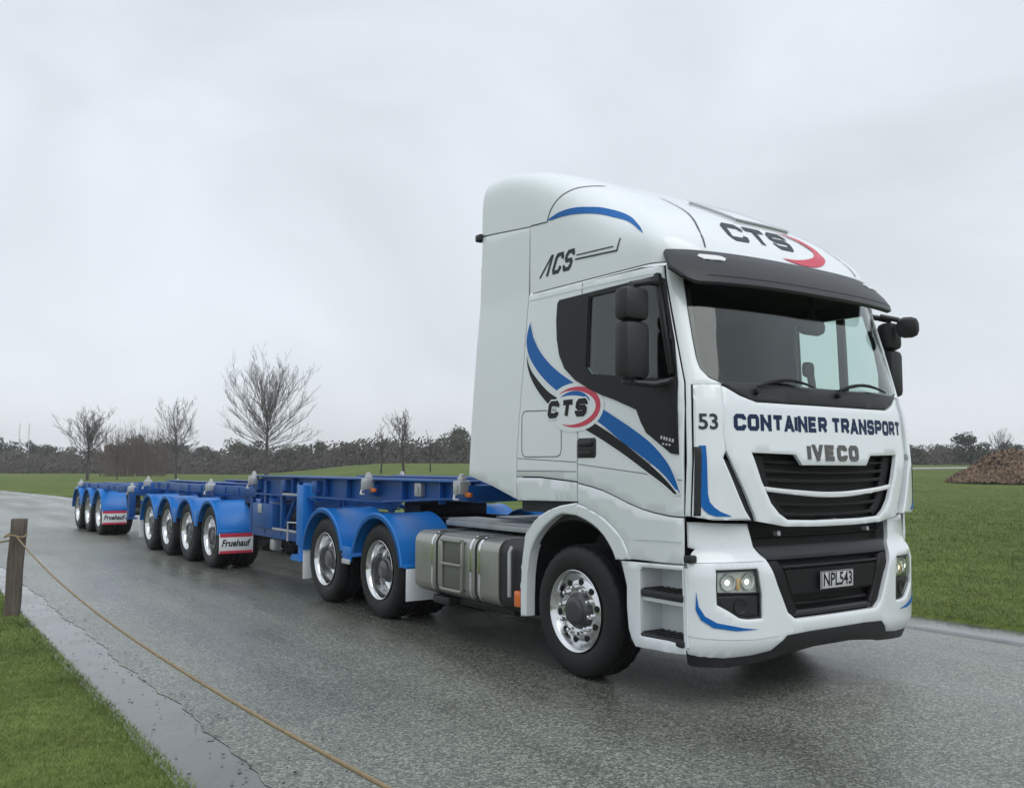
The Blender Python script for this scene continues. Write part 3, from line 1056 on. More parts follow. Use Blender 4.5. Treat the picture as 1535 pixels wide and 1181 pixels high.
arc = spl([(-.354, 3.516), (-.24, 3.545), (-.131, 3.556), (0, 3.549), (.104, 3.53), (.2, 3.51), (.292, 3.478), (.385, 3.44), (.475, 3.395), (.55, 3.35), (.617, 3.30), (.68, 3.25), (.735, 3.19)], 2) + \
    spl([(.66, 3.243), (.584, 3.296), (.495, 3.345), (.369, 3.395), (.26, 3.437), (.146, 3.468), (.05, 3.486), (-.048, 3.500), (-.18, 3.509), (-.29, 3.508)], 2)
patch(mb, arc, mr, .004, 0, sp=.05)
mb.build('blue_arc', BLUEV, roof)
letters('letter', GREYV, roof, 'LCS', -.43, -.05, 3.065, 3.225, mr, .030, shear=.48, gap=.2, off=.003)
mb = MB()
strip(mb, [(.012, 3.135), (.49, 3.112), (.515, 3.20)], .012, mr, .005)
strip(mb, [(.03, 3.165), (.25, 3.157), (.45, 3.15)], .009, mr, .005)
mb.build('logo_line', GREYV, roof)
mb = MB()


def roof_front(y, z):
    """point of the roof front at lateral y, height z (z measured on the centre line)"""
    lo, hi = .2, 1.12
    for _ in range(22):
        mid = (lo + hi) / 2
        if sm_T(mid) > z: lo = mid
        else: hi = mid
    return mt(y, lo)


letters('letter', GREYV, roof, 'CTS', -.53, .19, 3.19, 3.37, roof_front, .044, shear=.3, gap=.16, off=.005, out=Vector((.3, 0, 1)))
mb = MB()
patch(mb, ellipse_arc((.10, 3.25), .40, .16, -112, 70, .004, .095), roof_front, .006, 0, sp=.03, out=Vector((.3, 0, 1)))
mb.build('logo_ring', REDV, roof)
# small black camera on the fairing's rear edge
mb = MB()
mb.box((-1.335, -1.19, 3.575), (.09, .07, .065), .015); mb.tube([(-1.29, -1.18, 3.575), (-1.2, -1.1, 3.56)], .012)
mb.build('side_camera', PLASTIC, truck)

# ---- front: hood, cowl, windscreen
mf = m_front()
hood_half = [(0, 1.982), (-.4, 1.982), (-.73, 1.986), (-.857, 2.026), (-.955, 2.082), (-.98, 2.09), (-.997, 1.9), (-1.009, 1.764), (-.998, 1.66), (-.955, 1.565), (-.87, 1.40), (-.80, 1.25), (-.785, 1.205), (-.54, 1.165), (-.2, 1.155), (0, 1.155)]
grille_half = [(0, 1.571), (-.36, 1.571), (-.42, 1.642), (-.81, 1.652), (-.74, 1.47), (-.66, 1.32), (-.59, 1.25), (-.515, 1.208), (-.25, 1.198), (0, 1.196)]
mb = MB()
patch(mb, both(hood_half[1:-1]), mf, 0, .03, holes=[both(grille_half[1:-1])], sp=.045)
hood = mb.build('hood', WHITE, truck)
letters('letter', NAVYV, hood, 'CONTAINER', -.935, -.072, 1.795, 1.905, mf, .030, shear=.05, gap=.11, off=.0018)
letters('letter', NAVYV, hood, 'TRANSPORT', -.018, .93, 1.795, 1.905, mf, .030, shear=.05, gap=.11, off=.0018)
BADGE = mat('badge_metal', (.13, .13, .12), .35, metal=.6)
letters('badge_letter', BADGE, hood, 'IVECO', -.30, .26, 1.602, 1.712, mf, .033, gap=.24, off=.007, th=.007)
# grille
mb = MB()
patch(mb, both([(0, 1.70), (-.9, 1.70), (-.72, 1.20), (0, 1.16)][1:-1]), mf, -.10, .02, sp=.06, edge=0)
grille = mb.build('upper_grille', BLACK, truck)


def gy(z):
    return lerp([(1.19, .47), (1.21, .52), (1.25, .59), (1.32, .66), (1.47, .74), (1.65, .815)], z)


for k, z in enumerate((1.245, 1.315, 1.475, 1.535, 1.60)):
    mb = MB()
    y = gy(z) + .0
    lo, hi = z - .011, z + .011
    q = [(-y, hi), (-y * .5, hi - .012), (0, hi - .016), (y * .5, hi - .012), (y, hi), (gy(lo), lo), (y * .5, lo - .012), (0, lo - .016), (-y * .5, lo - .012), (-gy(lo), lo)]
    patch(mb, q[::-1], mf, -.05, .03, sp=.05, edge=.004, ein=.005)
    mb.build('grille_slat', GRILLE, grille)
for sg in (-1, 1):
    mb = MB()
    patch(mb, [(sg * a, b) for a, b in [(-.81, 1.645), (-.74, 1.47), (-.66, 1.32), (-.59, 1.25), (-.52, 1.21), (-.47, 1.24), (-.56, 1.32), (-.64, 1.47), (-.69, 1.645)]], mf, -.05, .03, sp=.05, edge=.01)
    mb.build('grille_cheek', GRILLE, grille)
mb = MB()
bar = spl([(-.725, 1.432), (-.52, 1.412), (-.19, 1.391), (0, 1.387), (.19, 1.391), (.52, 1.412), (.725, 1.432)], 4) + spl([(.69, 1.398), (.46, 1.375), (.19, 1.354), (0, 1.350), (-.19, 1.354), (-.46, 1.375), (-.69, 1.398)], 4)
patch(mb, bar, mf, -.012, .03, sp=.04, edge=.008, ein=.008)
mb.build('chrome_bar', mat('satin_chrome', (.93, .94, .95), .25, metal=.35), grille)
# cowl + windscreen
cowl = [(-.30, 1.990), (-.73, 1.996), (-.857, 2.037), (-.955, 2.093), (-1.03, 2.135), (-.955, 2.108), (-.6, 2.108), (-.3, 2.102)]
mb = MB()
patch(mb, both([(a, b) for a, b in cowl]), mf, -.002, .02, sp=.05)
mb.build('cowl', PLASTIC, truck)
ws = [(-.3, 2.106), (-.6, 2.112), (-.955, 2.112), (-1.04, 2.148), (-1.086, 2.20), (-1.096, 2.27), (-1.092, 2.4), (-1.086, 2.527), (-1.055, 2.873), (-1.045, 2.93), (-.3, 2.93)]
mb = MB()
patch(mb, both(ws), mf, -.010, .006, sp=.06, edge=0)
wsn = mb.build('windscreen', GLASS, truck)
mb = MB()
inner = [(-.3, 2.118), (-.6, 2.124), (-.945, 2.126), (-1.02, 2.158), (-1.066, 2.21), (-1.074, 2.28), (-1.068, 2.4), (-1.06, 2.527), (-1.03, 2.80), (-.99, 2.83), (-.3, 2.83)]
patch(mb, both(ws), mf, -.018, .003, holes=[both(inner)], sp=.06, edge=0)
mb.build('screen_border', BLACK, wsn)
for (y0, y1, z1) in ((-.72, -.18, 2.075), (.10, .72, 2.085)):
    mb = MB()
    pts = []
    for k in range(9):
        y = y0 + (y1 - y0) * k / 8
        z = z1 + .055 * math.sin(PI * min(1, k / 8 * .9)) + .01
        p, n = surf_at(mf, y, z)
        pts.append(p + n * .03)
    mb.tube(pts, [.008, .012, .014, .014, .013, .012, .010, .008, .006], 6)
    p, n = surf_at(mf, y0, z1 - .02)
    mb.tube([p - n * .01, p + n * .035], .02, 8)
    mb.build('wiper', BLACK, truck)

# ---- bumper
mB = m_s(FB)
sfB = lambda l: [s_front(a, b, FB) for a, b in l]
ssB = lambda l: [s_side(a, b, FB, -1) for a, b in l]
bump_half = sfB([(-.3, .553), (-.45, .553), (-.52, .60), (-.61, .78), (-.69, .96), (-.755, 1.035), (-.785, 1.185), (-.95, 1.19), (-1.13, 1.20), (-1.19, 1.20), (-1.195, 1.04)]) + ssB([(1.19, 1.028), (1.172, .945), (1.168, .60), (1.164, .372)]) + \
    sfB([(-1.205, .362), (-1.0, .333), (-.80, .338), (-.643, .357), (-.528, .452), (-.3, .462)])
hl_poly = [(-1.08, .902), (-.775, .902), (-.745, .735), (-.742, .578), (-.86, .578), (-.925, .59), (-1.005, .64), (-1.077, .68), (-1.082, .80)]
hls = sfB(hl_poly)
mb = MB()
patch(mb, both(bump_half), mB, 0, .035, holes=[hls, mir(hls)], sp=.04, edge=.006, ein=.01)
bumper = mb.build('bumper', WHITE, truck)
lip = ssB([(1.16, .385)]) + sfB([(-1.195, .375), (-1.0, .345), (-.80, .35), (-.643, .37), (-.528, .462), (-.2, .472)]) + sfB([(-.2, .335), (-.61, .292), (-.956, .268), (-1.18, .285)]) + ssB([(1.15, .295)])
mb = MB()
patch(mb, lip[0:7] + [(-a, b) for a, b in lip[0:7][::-1]] + [(-a, b) for a, b in lip[7:][::-1]] + lip[7:], mB, -.012, .05, sp=.05)
mb.build('chin_spoiler', PLASTIC, bumper)
mb = MB()
bs = [(-1.191, .766), (-1.179, .673), (-1.146, .611), (-1.079, .569), (-.899, .529), (-.78, .512), (-.947, .512), (-1.099, .538), (-1.168, .588), (-1.193, .652)]
patch(mb, sfB(bs), mB, .005, 0, sp=.03); mb.build('blue_stripe', BLUEV, bumper)
mb = MB(); patch(mb, mir(sfB(bs)), mB, .005, 0, sp=.03); mb.build('blue_stripe', BLUEV, bumper)
mb = MB()
strip(mb, ssB([(1.18, .50)]) + sfB([(-1.2, .49), (-1.0, .47), (-.8, .462), (-.6, .47)]), .022, mB, .004, sp=.04)
strip(mb, ssB([(1.172, .945)]) + sfB([(-1.2, .95), (-1.0, .95), (-.72, .95)]), .008, mB, .004, sp=.04)
mb.build('bumper_crease', WHITE, bumper)
# black corner block beside the bumper shoulder
mb = MB(); mb.box((1.19, -1.205, .968), (.07, .06, .05), .012)
mb.build('corner_block', PLASTIC, bumper)
# lower grille
mfB = m_front(FB)
mb = MB()
patch(mb, both([(-.3, 1.19), (-.80, 1.19), (-.74, .96), (-.6, .58), (-.45, .52), (-.3, .52)]), mfB, -.10, .02, sp=.06, edge=0)
lg = mb.build('lower_grille', BLACK, truck)


def ly(z): return lerp([(.553, .445), (.60, .515), (.78, .605), (.96, .685), (1.035, .75), (1.17, .77)], z)


def gbar(z0, z1, y0f, y1f, off, m, nm='grille_bar', th=.04):
    mb = MB()
    patch(mb, [(-y0f, z0), (y0f, z0), (y1f, z1), (-y1f, z1)], mfB, off, th, sp=.05, edge=.012, ein=.014)
    m = GRILLE if m is PLASTIC else m
    return mb.build(nm, m, lg)


gbar(.965, 1.035, ly(.965) - .005, ly(1.035) - .005, -.02, DKGREY)
gbar(.70, .885, .46, .53, -.035, PLASTIC, 'grille_centre')
gbar(.893, .915, .535, .55, -.03, DKGREY)
gbar(.56, .60, .43, .49, -.03, DKGREY)
gbar(.625, .65, .40, .41, -.05, PLASTIC)
gbar(1.09, 1.11, .74, .745, -.06, PLASTIC)
for sg in (-1, 1):
    mb = MB()
    patch(mb, [(sg * a, b) for a, b in [(-.685, .958), (-.60, .78), (-.515, .605), (-.44, .56), (-.40, .60), (-.46, .70), (-.54, .90), (-.57, .955)]], mfB, -.025, .04, sp=.05, edge=.012, ein=.014)
    mb.build('grille_cheek', GRILLE, lg)
    mb = MB()
    p, n = surf_at(mfB, sg * .50, 1.115)
    mb.tube([p - n * .06, p - n * .02], .018, 10)
    mb.build('tow_eye', STEEL, lg)
# number plate
mb = MB()
patch(mb, [(-.19, .728), (.165, .728), (.165, .848), (-.19, .848)], mfB, .0, .012, sp=.08, edge=.002, ein=.004)
pl = mb.build('number_plate', PLATE, truck)
vs, fs = font_mesh('NPL543', .125, bold=.0022, width=.315)
mb = MB()
pts = []
for (a, b) in vs:
    p, n = surf_at(mfB, a - .0125, b + .788)
    pts.append(p + n * .002)
mb.add(pts, fs)
mb.build('plate_lettering', BLACKV, pl)
mb = MB()
strip(mb, [(-.187, .731), (.162, .731), (.162, .845), (-.187, .845)], .005, mfB, .0015, closed=True)
mb.build('plate_border', BLACKV, pl)
# headlights
for sg in (-1, 1):
    q = [(sg * a, b) for a, b in hl_poly]
    mb = MB()
    patch(mb, sfB(q), mB, -.075, .02, sp=.05, edge=0)
    strip(mb, sfB([(sg * a, b) for a, b in hl_poly]), .03, mB, -.02, closed=True)
    hl = mb.build('headlight', PLASTIC, truck)
    mb = MB()
    patch(mb, sfB([(sg * a, b) for a, b in [(-1.074, .892), (-.782, .892), (-.752, .742), (-1.072, .752)]]), mB, -.05, .01, sp=.04, edge=0)
    mb.build('reflector_panel', REFL, hl)
    for yy, rr_, mm in ((-.985, .055, CHROME), (-.835, .052, CHROME)):
        p, n = surf_at(mB, *s_front(sg * yy, .812, FB))
        mb = MB()
        mb.lathe([(-.0, rr_), (.006, rr_ * .98), (.03, rr_ * .7), (.042, rr_ * .3), (.044, .001)], 20)
        b = mb.build('headlamp', REFL, hl)
        b.location = p - n * .042
        b.rotation_euler = (n).to_track_quat('-Y', 'Z').to_euler()
        mb = MB(); mb.lathe([(.03, .015), (.008, .016), (.004, .012), (.003, .001)], 12)
        b = mb.build('bulb', BULB, hl); b.location = p - n * .042; b.rotation_euler = (n).to_track_quat('-Y', 'Z').to_euler()
        mb = MB(); mb.lathe([(-.0, rr_ + .004), (-.006, rr_ + .002), (-.006, rr_ - .006), (.0, rr_ - .006)], 20)
        b = mb.build('headlamp_ring', CHROME, hl); b.location = p - n * .038; b.rotation_euler = (n).to_track_quat('-Y', 'Z').to_euler()
    p, n = surf_at(mB, *s_front(sg * .912, .80, FB))
    mb = MB(); mb.box((0, 0, 0), (.026, .02, .08), .006)
    b = mb.build('indicator', mat('pale_amber_lens', (.80, .52, .25), .25), hl); b.location = p - n * .04; b.rotation_euler = (n).to_track_quat('-Y', 'Z').to_euler()
    mb = MB()
    patch(mb, sfB([(sg * a, b) for a, b in [(-1.072, .882), (-.785, .882), (-.755, .742), (-1.07, .752)]]), mB, -.006, .003, sp=.04, edge=0)
    mb.build('lens', LENS, hl)
    mb = MB()
    patch(mb, sfB([(sg * a, b) for a, b in [(-1.07, .728), (-.755, .724), (-.75, .59), (-.86, .59), (-.925, .602), (-1.0, .65), (-1.068, .69)]]), mB, -.03, .02, sp=.04, edge=.008)
    p, n = surf_at(mB, *s_front(sg * .92, .665, FB))
    mb.build('fog_panel', PLASTIC, hl)
    mb = MB()
    p, n = surf_at(mB, *s_front(sg * .90, .66, FB))
    mb.lathe([(.01, .052), (-.002, .052), (-.002, .045), (.004, .04), (.006, .001)], 20)
    b = mb.build('fog_lamp', DKGREY, hl); b.location = p - n * .024; b.rotation_euler = (n).to_track_quat('-Y', 'Z').to_euler()

# 53 on the corner panel
vs, fs = font_mesh('53', .14, bold=.003, width=.125)
mb = MB(); pts = []
ms0 = m_s()
s_c = s_front(-1.108, 1.842)[0]
for (a, b) in vs:
    p, n = surf_at(ms0, s_c + a * 1.0, 1.842 + b)
    pts.append(p + n * .026)
mb.add(pts, fs)
mb.build('lettering', GREYV, truck)

# ---- sun visor
def m_vis(s, v):
    z = 3.055 - .285 * v
    base, n = surf_at(m_s(), s, z)
    o = .03 + .15 * (1 - max(0., 1 - v) ** 1.6)
    return base + Vector((n.x, n.y, 0)).normalized() * o


sv = abs(s_side(.93, 2.95)[0])
vp = [(-sv + .02, .0), (-sv, .10), (-sv, .55), (-sv + .05, .80), (-sv + .13, 1.0), (sv - .30, 1.0), (sv - .24, .95), (sv - .20, .82), (sv - .08, .12), (sv - .09, 0)]
vpz = lambda l: l
mb = MB()
# the visor's v axis is scaled so that the fill is even
patch(mb, [(a, b * .3) for a, b in vp], lambda s, q: m_vis(s, q / .3), 0, .03, sp=.05, edge=.01, ein=.012, out=None)
visor = mb.build('sun_visor', DKGREY, truck)
for sg in (-1, 1):
    mb = MB()
    c0 = sg * (sv - .30)
    patch(mb, [(c0 - .105, .075), (c0 - .08, .055), (c0 + .06, .055), (c0 + .115, .078), (c0 + .08, .105), (c0 - .07, .10)], lambda s, q: m_vis(s, q / .3), .008, .02, sp=.03, edge=.004)
    mb.build('marker_lamp', LAMP, visor)
mb = MB()
strip(mb, [(-sv + .2, .235), (0, .235), (sv - .2, .235)], .006, lambda s, q: m_vis(s, q / .3), .003)
mb.build('visor_crease', PLASTIC, visor)

# ---- interior
mb = MB()
mb.box((-.62, 0, 2.1), (.04, 2.3, 1.7)); mb.box((.2, 0, 1.28), (1.8, 2.2, .04))
mb.build('cab_back_wall', LINER, truck)
mb = MB(); mb.prism([(-.66, -1.17), (.72, -1.17), (.98, -1.02), (1.05, -.8), (1.05, .8), (.98, 1.02), (.72, 1.17), (-.66, 1.17)], 2.915, 2.95, axis='z')
mb.build('cab_ceiling', LINER, truck)
mb = MB()
mb.prism([(.70, 1.3), (.66, 1.95), (.75, 2.06), (1.0, 2.08), (1.14, 2.04), (1.18, 1.6), (1.18, 1.3)], -1.08, 1.08)
mb.box((.72, -.6, 2.10), (.2, .5, .08), .03)
mb.build('dashboard', LINER, truck)
for yy in (-.62, .62):
    mb = MB()
    mb.box((-.1, yy, 1.75), (.55, .52, .16), .05)
    mb.box((-.38, yy, 2.12), (.16, .50, .66), .06, Matrix.Rotation(R(-10), 4, 'Y'))
    mb.box((-.46, yy, 2.53), (.12, .28, .20), .05, Matrix.Rotation(R(-8), 4, 'Y'))
    mb.box((-.05, yy, 1.5), (.4, .4, .4))
    mb.build('seat', SEAT, truck)
mb = MB()
ring = [(.48 + .05 * math.sin(t), -.62 + .23 * math.cos(t), 2.02 + .20 * math.sin(t)) for t in [2 * PI * k / 28 for k in range(29)]]
mb.tube(ring, .016, 6, cap=False); mb.tube([(.62, -.62, 1.92), (.49, -.62, 2.02)], .03, 8); mb.box((.485, -.62, 2.02), (.04, .4, .06), .015)
mb.build('steering_wheel', PLASTIC, truck)

mb = MB(); mb.box((.74, .62, 2.34), (.05, .13, .12), .035); mb.tube([(.76, .62, 2.30), (.80, .62, 2.05)], .03, 8)
mb.build('dash_screen', PLASTIC, truck)
mb = MB(); mb.box((.78, .62, 2.68), (.12, .26, .13), .05); mb.tube([(.78, .62, 2.7), (.78, .62, 2.92)], .03, 8)
mb.build('overhead_unit', PLASTIC, truck)
# ---- mirrors
for sg in (-1, 1):
    near_ = sg < 0
    mx_ = .90 if near_ else 1.01
    yy = -1.43 if near_ else 1.33
    wy = .215 if near_ else .17
    mb = MB(); mb.box((mx_, yy, 2.635), (.15, wy, .225), .045); mm_ = mb.build('mirror', PLASTIC, truck)
    mb = MB(); mb.box((mx_, yy, 2.325), (.155, wy + .005, .39), .05); mb.box((mx_ - .02, yy, 2.12), (.08, .1, .05), .015)
    mb.build('lower_housing', PLASTIC, mm_)
    mb = MB()
    mb.box((.975, sg * 1.20, 2.52), (.045, .05, .72), .015, Matrix.Rotation(R(-11), 4, 'Y'))
    mb.tube([(.93, sg * 1.19, 2.80), (.93, sg * 1.30, 2.80), (mx_, yy, 2.77), (mx_, yy, 2.70)], .024, 8)
    mb.tube([(1.06, sg * 1.20, 2.13), (.99, sg * 1.32, 2.10), (mx_ + .02, yy, 2.11), (mx_, yy, 2.2)], .024, 8)
    mb.tube([(mx_, yy, 2.75), (mx_, yy, 2.12)], .02, 8)
    mb.build('mirror_arm', PLASTIC, mm_)
    for zc, hh in ((2.635, .18), (2.325, .33)):
        mb = MB(); mb.box((mx_ - .078, yy, zc), (.006, wy - .07, hh - .04), .002)
        mb.build('mirror_glass', CHROME, mm_)
mb = MB()
mb.box((1.19, 1.31, 2.69), (.17, .11, .17), .055, Matrix.Rotation(R(25), 4, 'Z') @ Matrix.Rotation(R(14), 4, 'X'))
mb.tube([(.99, 1.24, 2.80), (1.08, 1.34, 2.77), (1.18, 1.38, 2.70)], .022, 8)
mb.build('kerb_mirror', PLASTIC, truck)

# ---- chassis
mb = MB()
for yy in (-.42, .42):
    mb.box((-1.9, yy, .86), (5.9, .08, .27)); mb.box((-1.9, yy, .995), (5.9, .12, .012)); mb.box((-1.9, yy, .73), (5.9, .12, .012))
for x in (.5, -.8, -1.8, -2.8, -3.9, -4.7):
    mb.box((x, 0, .86), (.12, .8, .2))
mb.box((.5, 0, .95), (1.0, .75, .75), .08)
mb.build('chassis_frame', CHASSIS, truck)
mb = MB()
mb.box((-1.65, -.62, 1.035), (1.75, .34, .022), .004); mb.box((-1.5, 0, 1.05), (1.5, .8, .02), .004)
mb.box((-1.65, -.80, 1.0), (1.75, .03, .05), .006)
mb.build('catwalk', STEEL, truck)
mb = MB()
mb.box((-.86, .1, 1.15), (.12, 1.3, .25), .02); mb.tube([(-.9, -.3, 1.25), (-1.1, -.35, 1.5), (-1.5, -.2, 1.35), (-2.2, -.15, 1.3)], .022, 8)
mb.tube([(-.9, -.15, 1.25), (-1.2, -.2, 1.55), (-1.6, -.05, 1.4), (-2.2, -.05, 1.3)], .022, 8)
mb.build('air_lines', BLUEF, truck)
mb = MB()
wp = [(-3.91 + .45 * math.cos(t), .46 * math.sin(t)) for t in [2 * PI * k / 28 for k in range(28)]]
mb.prism(wp, 1.13, 1.19, axis='z'); mb.box((-3.9, 0, 1.06), (.4, .9, .14), .02)
mb.build('fifth_wheel', CHASSIS, truck)


def rbox_poly(z0, z1, y0, y1, r, n=5):
    out = []
    for (cy, cz, a0) in ((y1 - r, z1 - r, 0), (y0 + r, z1 - r, 90), (y0 + r, z0 + r, 180), (y1 - r, z0 + r, 270)):
        for k in range(n + 1):
            t = R(a0 + 90 * k / n)
            out.append((cy + r * math.cos(t), cz + r * math.sin(t)))
    return out


tank_poly = rbox_poly(.38, .945, -1.215, -.56, .11)
mb = MB()
for (x0, x1) in ((-2.42, -2.03), (-1.99, -1.36), (-1.32, -.99)):
    mb.prism(tank_poly, x0, x1, axis='x')
tank = mb.build('fuel_tank', ALU, truck)
mb = MB()
mb.prism([(a * 1.0 + .0, b) for a, b in rbox_poly(.39, .935, -1.205, -.57, .10)], -2.04, -1.98, axis='x')
mb.prism(rbox_poly(.39, .935, -1.205, -.57, .10), -1.37, -1.31, axis='x')
mb.build('tank_joint', CHASSIS, tank)
for x in (-2.085, -1.415, -1.275):
    mb = MB(); mb.prism(rbox_poly(.372, .953, -1.223, -.55, .115), x - .014, x + .014, axis='x')
    mb.build('tank_strap', CHROME, tank)
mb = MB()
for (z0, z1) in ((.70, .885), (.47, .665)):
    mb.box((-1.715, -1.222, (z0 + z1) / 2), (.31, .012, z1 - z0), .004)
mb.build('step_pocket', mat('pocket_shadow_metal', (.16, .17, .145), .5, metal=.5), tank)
mb = MB()
for z in (.893, .682, .455):
    mb.box((-1.715, -1.235, z), (.35, .05, .028), .008)
for x in (-1.885, -1.545):
    mb.box((x, -1.228, .675), (.028, .03, .46), .008)
mb.build('tank_step', ALU, tank)
mb = MB(); mb.lathe([(-.03, .05), (-.035, .045), (-.035, .001)], 16, (-2.25, -1.215, .82)); mb.lathe([(0, .055), (-.03, .055), (-.032, .05)], 16, (-2.25, -1.21, .82))
mb.build('filler_cap', CHROME, tank) if False else None
mb = MB()
mb.prism(rbox_poly(.36, .95, -1.20, -.56, .12), -.985, -.63, axis='x')
bb = mb.build('battery_box', PLASTIC, truck)
mb = MB(); mb.tube([(-.80, -1.21, .90), (-.80, -1.235, .86), (-.80, -1.235, .50)], .017, 8)
mb.build('grab_rail', STEEL, bb)
mb = MB(); mb.box((-.665, -1.235, .50), (.085, .05, .13), .015)
mb.build('side_marker', AMBER, truck)
mb = MB()
mb.prism(rbox_poly(.36, .95, .56, 1.215, .12), -2.4, -.7, axis='x')
mb.build('fuel_tank', ALU, truck)
mb = MB()
mb.tube([(-1.0, -1.0, .34), (-2.1, -1.0, .33)], .05, 8); mb.box((-2.05, -1.0, .32), (.3, .3, .08), .02)
mb.build('side_underrun', CHASSIS, truck)

# ------------------------------------------------------------------ wheels
def make_wheel(kind):
    Rr = .488
    root = empty('wheel')
    mb = MB()
    w = .15
    prof = [(-.125, .286), (-.140, .30), (-.152, .335), (-.158, .38), (-.154, .425), (-.143, .455), (-.130, .472), (-.118, .482), (-.10, .486)]
    tr = []
    for y in (-.075, -.025, .025, .075):
        tr += [(y - .009, Rr), (y - .006, Rr - .013), (y + .006, Rr - .013), (y + .009, Rr)]
    prof = prof + tr + [(.10, .486)] + [(-a, b) for a, b in prof[::-1][1:]]
    n_ = 96; mb.lathe(prof, n_)
    for i_, (y, r_) in enumerate(prof):
        if .10 <= abs(y) <= .135 and r_ > .47:
            for k in range(0, n_, 3):
                v = mb.v[i_ * n_ + k]; f_ = (r_ - .010) / r_
                mb.v[i_ * n_ + k] = (v[0] * f_, v[1], v[2] * f_)
    mb.build('tyre', TYRE, root, ang=38)
    if kind == 'inner': return root
    mb = MB()
    if kind == 'steer':
        mb.lathe([(-.118, .285), (-.146, .296), (-.154, .302), (-.157, .298), (-.150, .288), (-.120, .272), (-.100, .262), (-.088, .250), (-.096, .240), (-.112, .228), (-.120, .20), (-.122, .172), (-.115, .160), (-.113, .125)], 64)
        yd, hr, nutr = -.119, .215, .1675
    else:
        mb.lathe([(-.118, .285), (-.146, .296), (-.154, .302), (-.157, .298), (-.150, .288), (-.11, .274), (-.06, .266), (-.01, .262), (.03, .252), (.045, .235), (.05, .20), (.05, .125)], 64)
        yd, hr, nutr = .048, .215, .1675
    rim = mb.build('rim', ALLOY, root, ang=40)
    mb = MB()
    for k in range(10):
        t = 2 * PI * (k + .5) / 10
        mb.lathe([(yd - .0045, .001), (yd - .0045, .024), (yd + .004, .025)], 14, (math.cos(t) * hr, 0, math.sin(t) * hr))
    tag(mb.build('hand_hole_disc', BLACK, root), kind='stuff')  # black discs on the wheel face imitate the shade of open holes
    mb = MB()
    for k in range(10):
        t = 2 * PI * k / 10
        c = (math.cos(t) * nutr, 0, math.sin(t) * nutr)
        mb.lathe([(yd + .002, .021), (yd - .014, .021), (yd - .016, .016), (yd - .045, .016), (yd - .05, .001)], 8, c)
    tag(mb.build('wheel_nut', CHROME, root), kind='stuff')
    mb = MB()
    if kind == 'steer':
        mb.lathe([(-.10, .135), (-.125, .132), (-.135, .118), (-.15, .104), (-.165, .102), (-.172, .092), (-.176, .06), (-.176, .001)], 40)
        mb.build('hub', mat('hub_dark', (.10, .10, .105), .35, metal=.7), root)
    else:
        mb.lathe([(.06, .142), (.0, .14), (-.04, .13), (-.075, .122), (-.085, .10), (-.11, .095), (-.116, .085), (-.118, .001)], 40)
        mb.build('hub', mat('hub_grey', (.16, .16, .165), .35, metal=.7), root)
    return root


WH = {}


def put_wheel(kind, parent, x, y):
    if kind not in WH:
        w = make_wheel(kind); WH[kind] = w
        w.parent = parent
    else:
        w = copy_tree(WH[kind], parent)
    w.location = (x, y, .488)
    w.rotation_euler = (0, R(rnd.uniform(0, 360)), 0 if y < 0 else PI)
    if y > 0: w.rotation_euler = (0, 0, PI)
    return w


WB, DS = 3.2208, 1.3826
DRV = (-WB, -WB - DS)
for yy in (-1, 1):
    put_wheel('steer', truck, 0, yy * 1.045)
    for x in DRV:
        put_wheel('drive', truck, x, yy * 1.045)
        put_wheel('inner', truck, x, yy * .71)
mb = MB()
mb.tube([(0, -1.0, .488), (0, 1.0, .488)], .07, 10)
for x in DRV:
    mb.tube([(x, -1.0, .488), (x, 1.0, .488)], .085, 10)
    mb.box((x, 0, .5), (.4, .42, .38), .1)
mb.build('axle', CHASSIS, truck)


def guard(parent, x, Rg, a0, a1, y0, y1, name='mudguard', zc=.488):
    """rolled steel guard round one wheel: angles from the front over the top"""
    sg = -1 if y0 < 0 else 1
    prof = [(y0, Rg - .035), (y0, Rg), (y0 - sg * .012, Rg + .010), (y0 - sg * .05, Rg + .002), (y1 + sg * .05, Rg + .002), (y1 + sg * .012, Rg + .010), (y1, Rg), (y1, Rg - .03)]
    inn = [(a, b - .012) for a, b in prof[::-1]]
    ring = prof + inn
    n = 26; vs = []; fs = []; k = len(ring)
    for i in range(n + 1):
        t = R(a0 + (a1 - a0) * i / n)
        for (y, r) in ring:
            vs.append((x + r * math.cos(t), y, zc + r * math.sin(t)))
    for i in range(n):
        for j in range(k):
            a = i * k + j; b = i * k + (j + 1) % k
            fs.append([a, b, b + k, a + k])
    fs += [list(range(k))[::-1], [n * k + j for j in range(k)]]
    mb = MB(); mb.add(vs, fs)
    return mb.build(name, BLUEP, parent, ang=25)


for sg in (-1, 1):
    guard(truck, DRV[0], .578, 8, 166, sg * 1.25, sg * .61)
    guard(truck, DRV[1], .578, 14, 174, sg * 1.25, sg * .61)
    mb = MB(); xm = sum(DRV) / 2
    mb.box((xm, sg * .905, .585), (.30, .68, .02), .006); mb.box((xm, sg * 1.235, .60), (.22, .02, .16), .006)
    mb.build('guard_bridge', BLUEP, truck)
    mb = MB(); mb.box((xm, sg * 1.252, .52), (.20, .012, .05), .003)
    mb.build('guard_tag', PLATE, truck)
    mb = MB(); mb.box((DRV[0] + .60, sg * .92, .575), (.05, .62, .035), .008)
    mb.build('flap_bracket', BLUEP, truck)
    mb = MB(); mb.box((DRV[0] + .63, sg * .92, .40), (.012, .60, .31), .003)
    mb.build('mudflap', WHITEV, truck)
    mb = MB(); mb.box((DRV[1] - .60, sg * .92, .38), (.012, .60, .36), .003)
    mb.build('mudflap', WHITEV, truck)

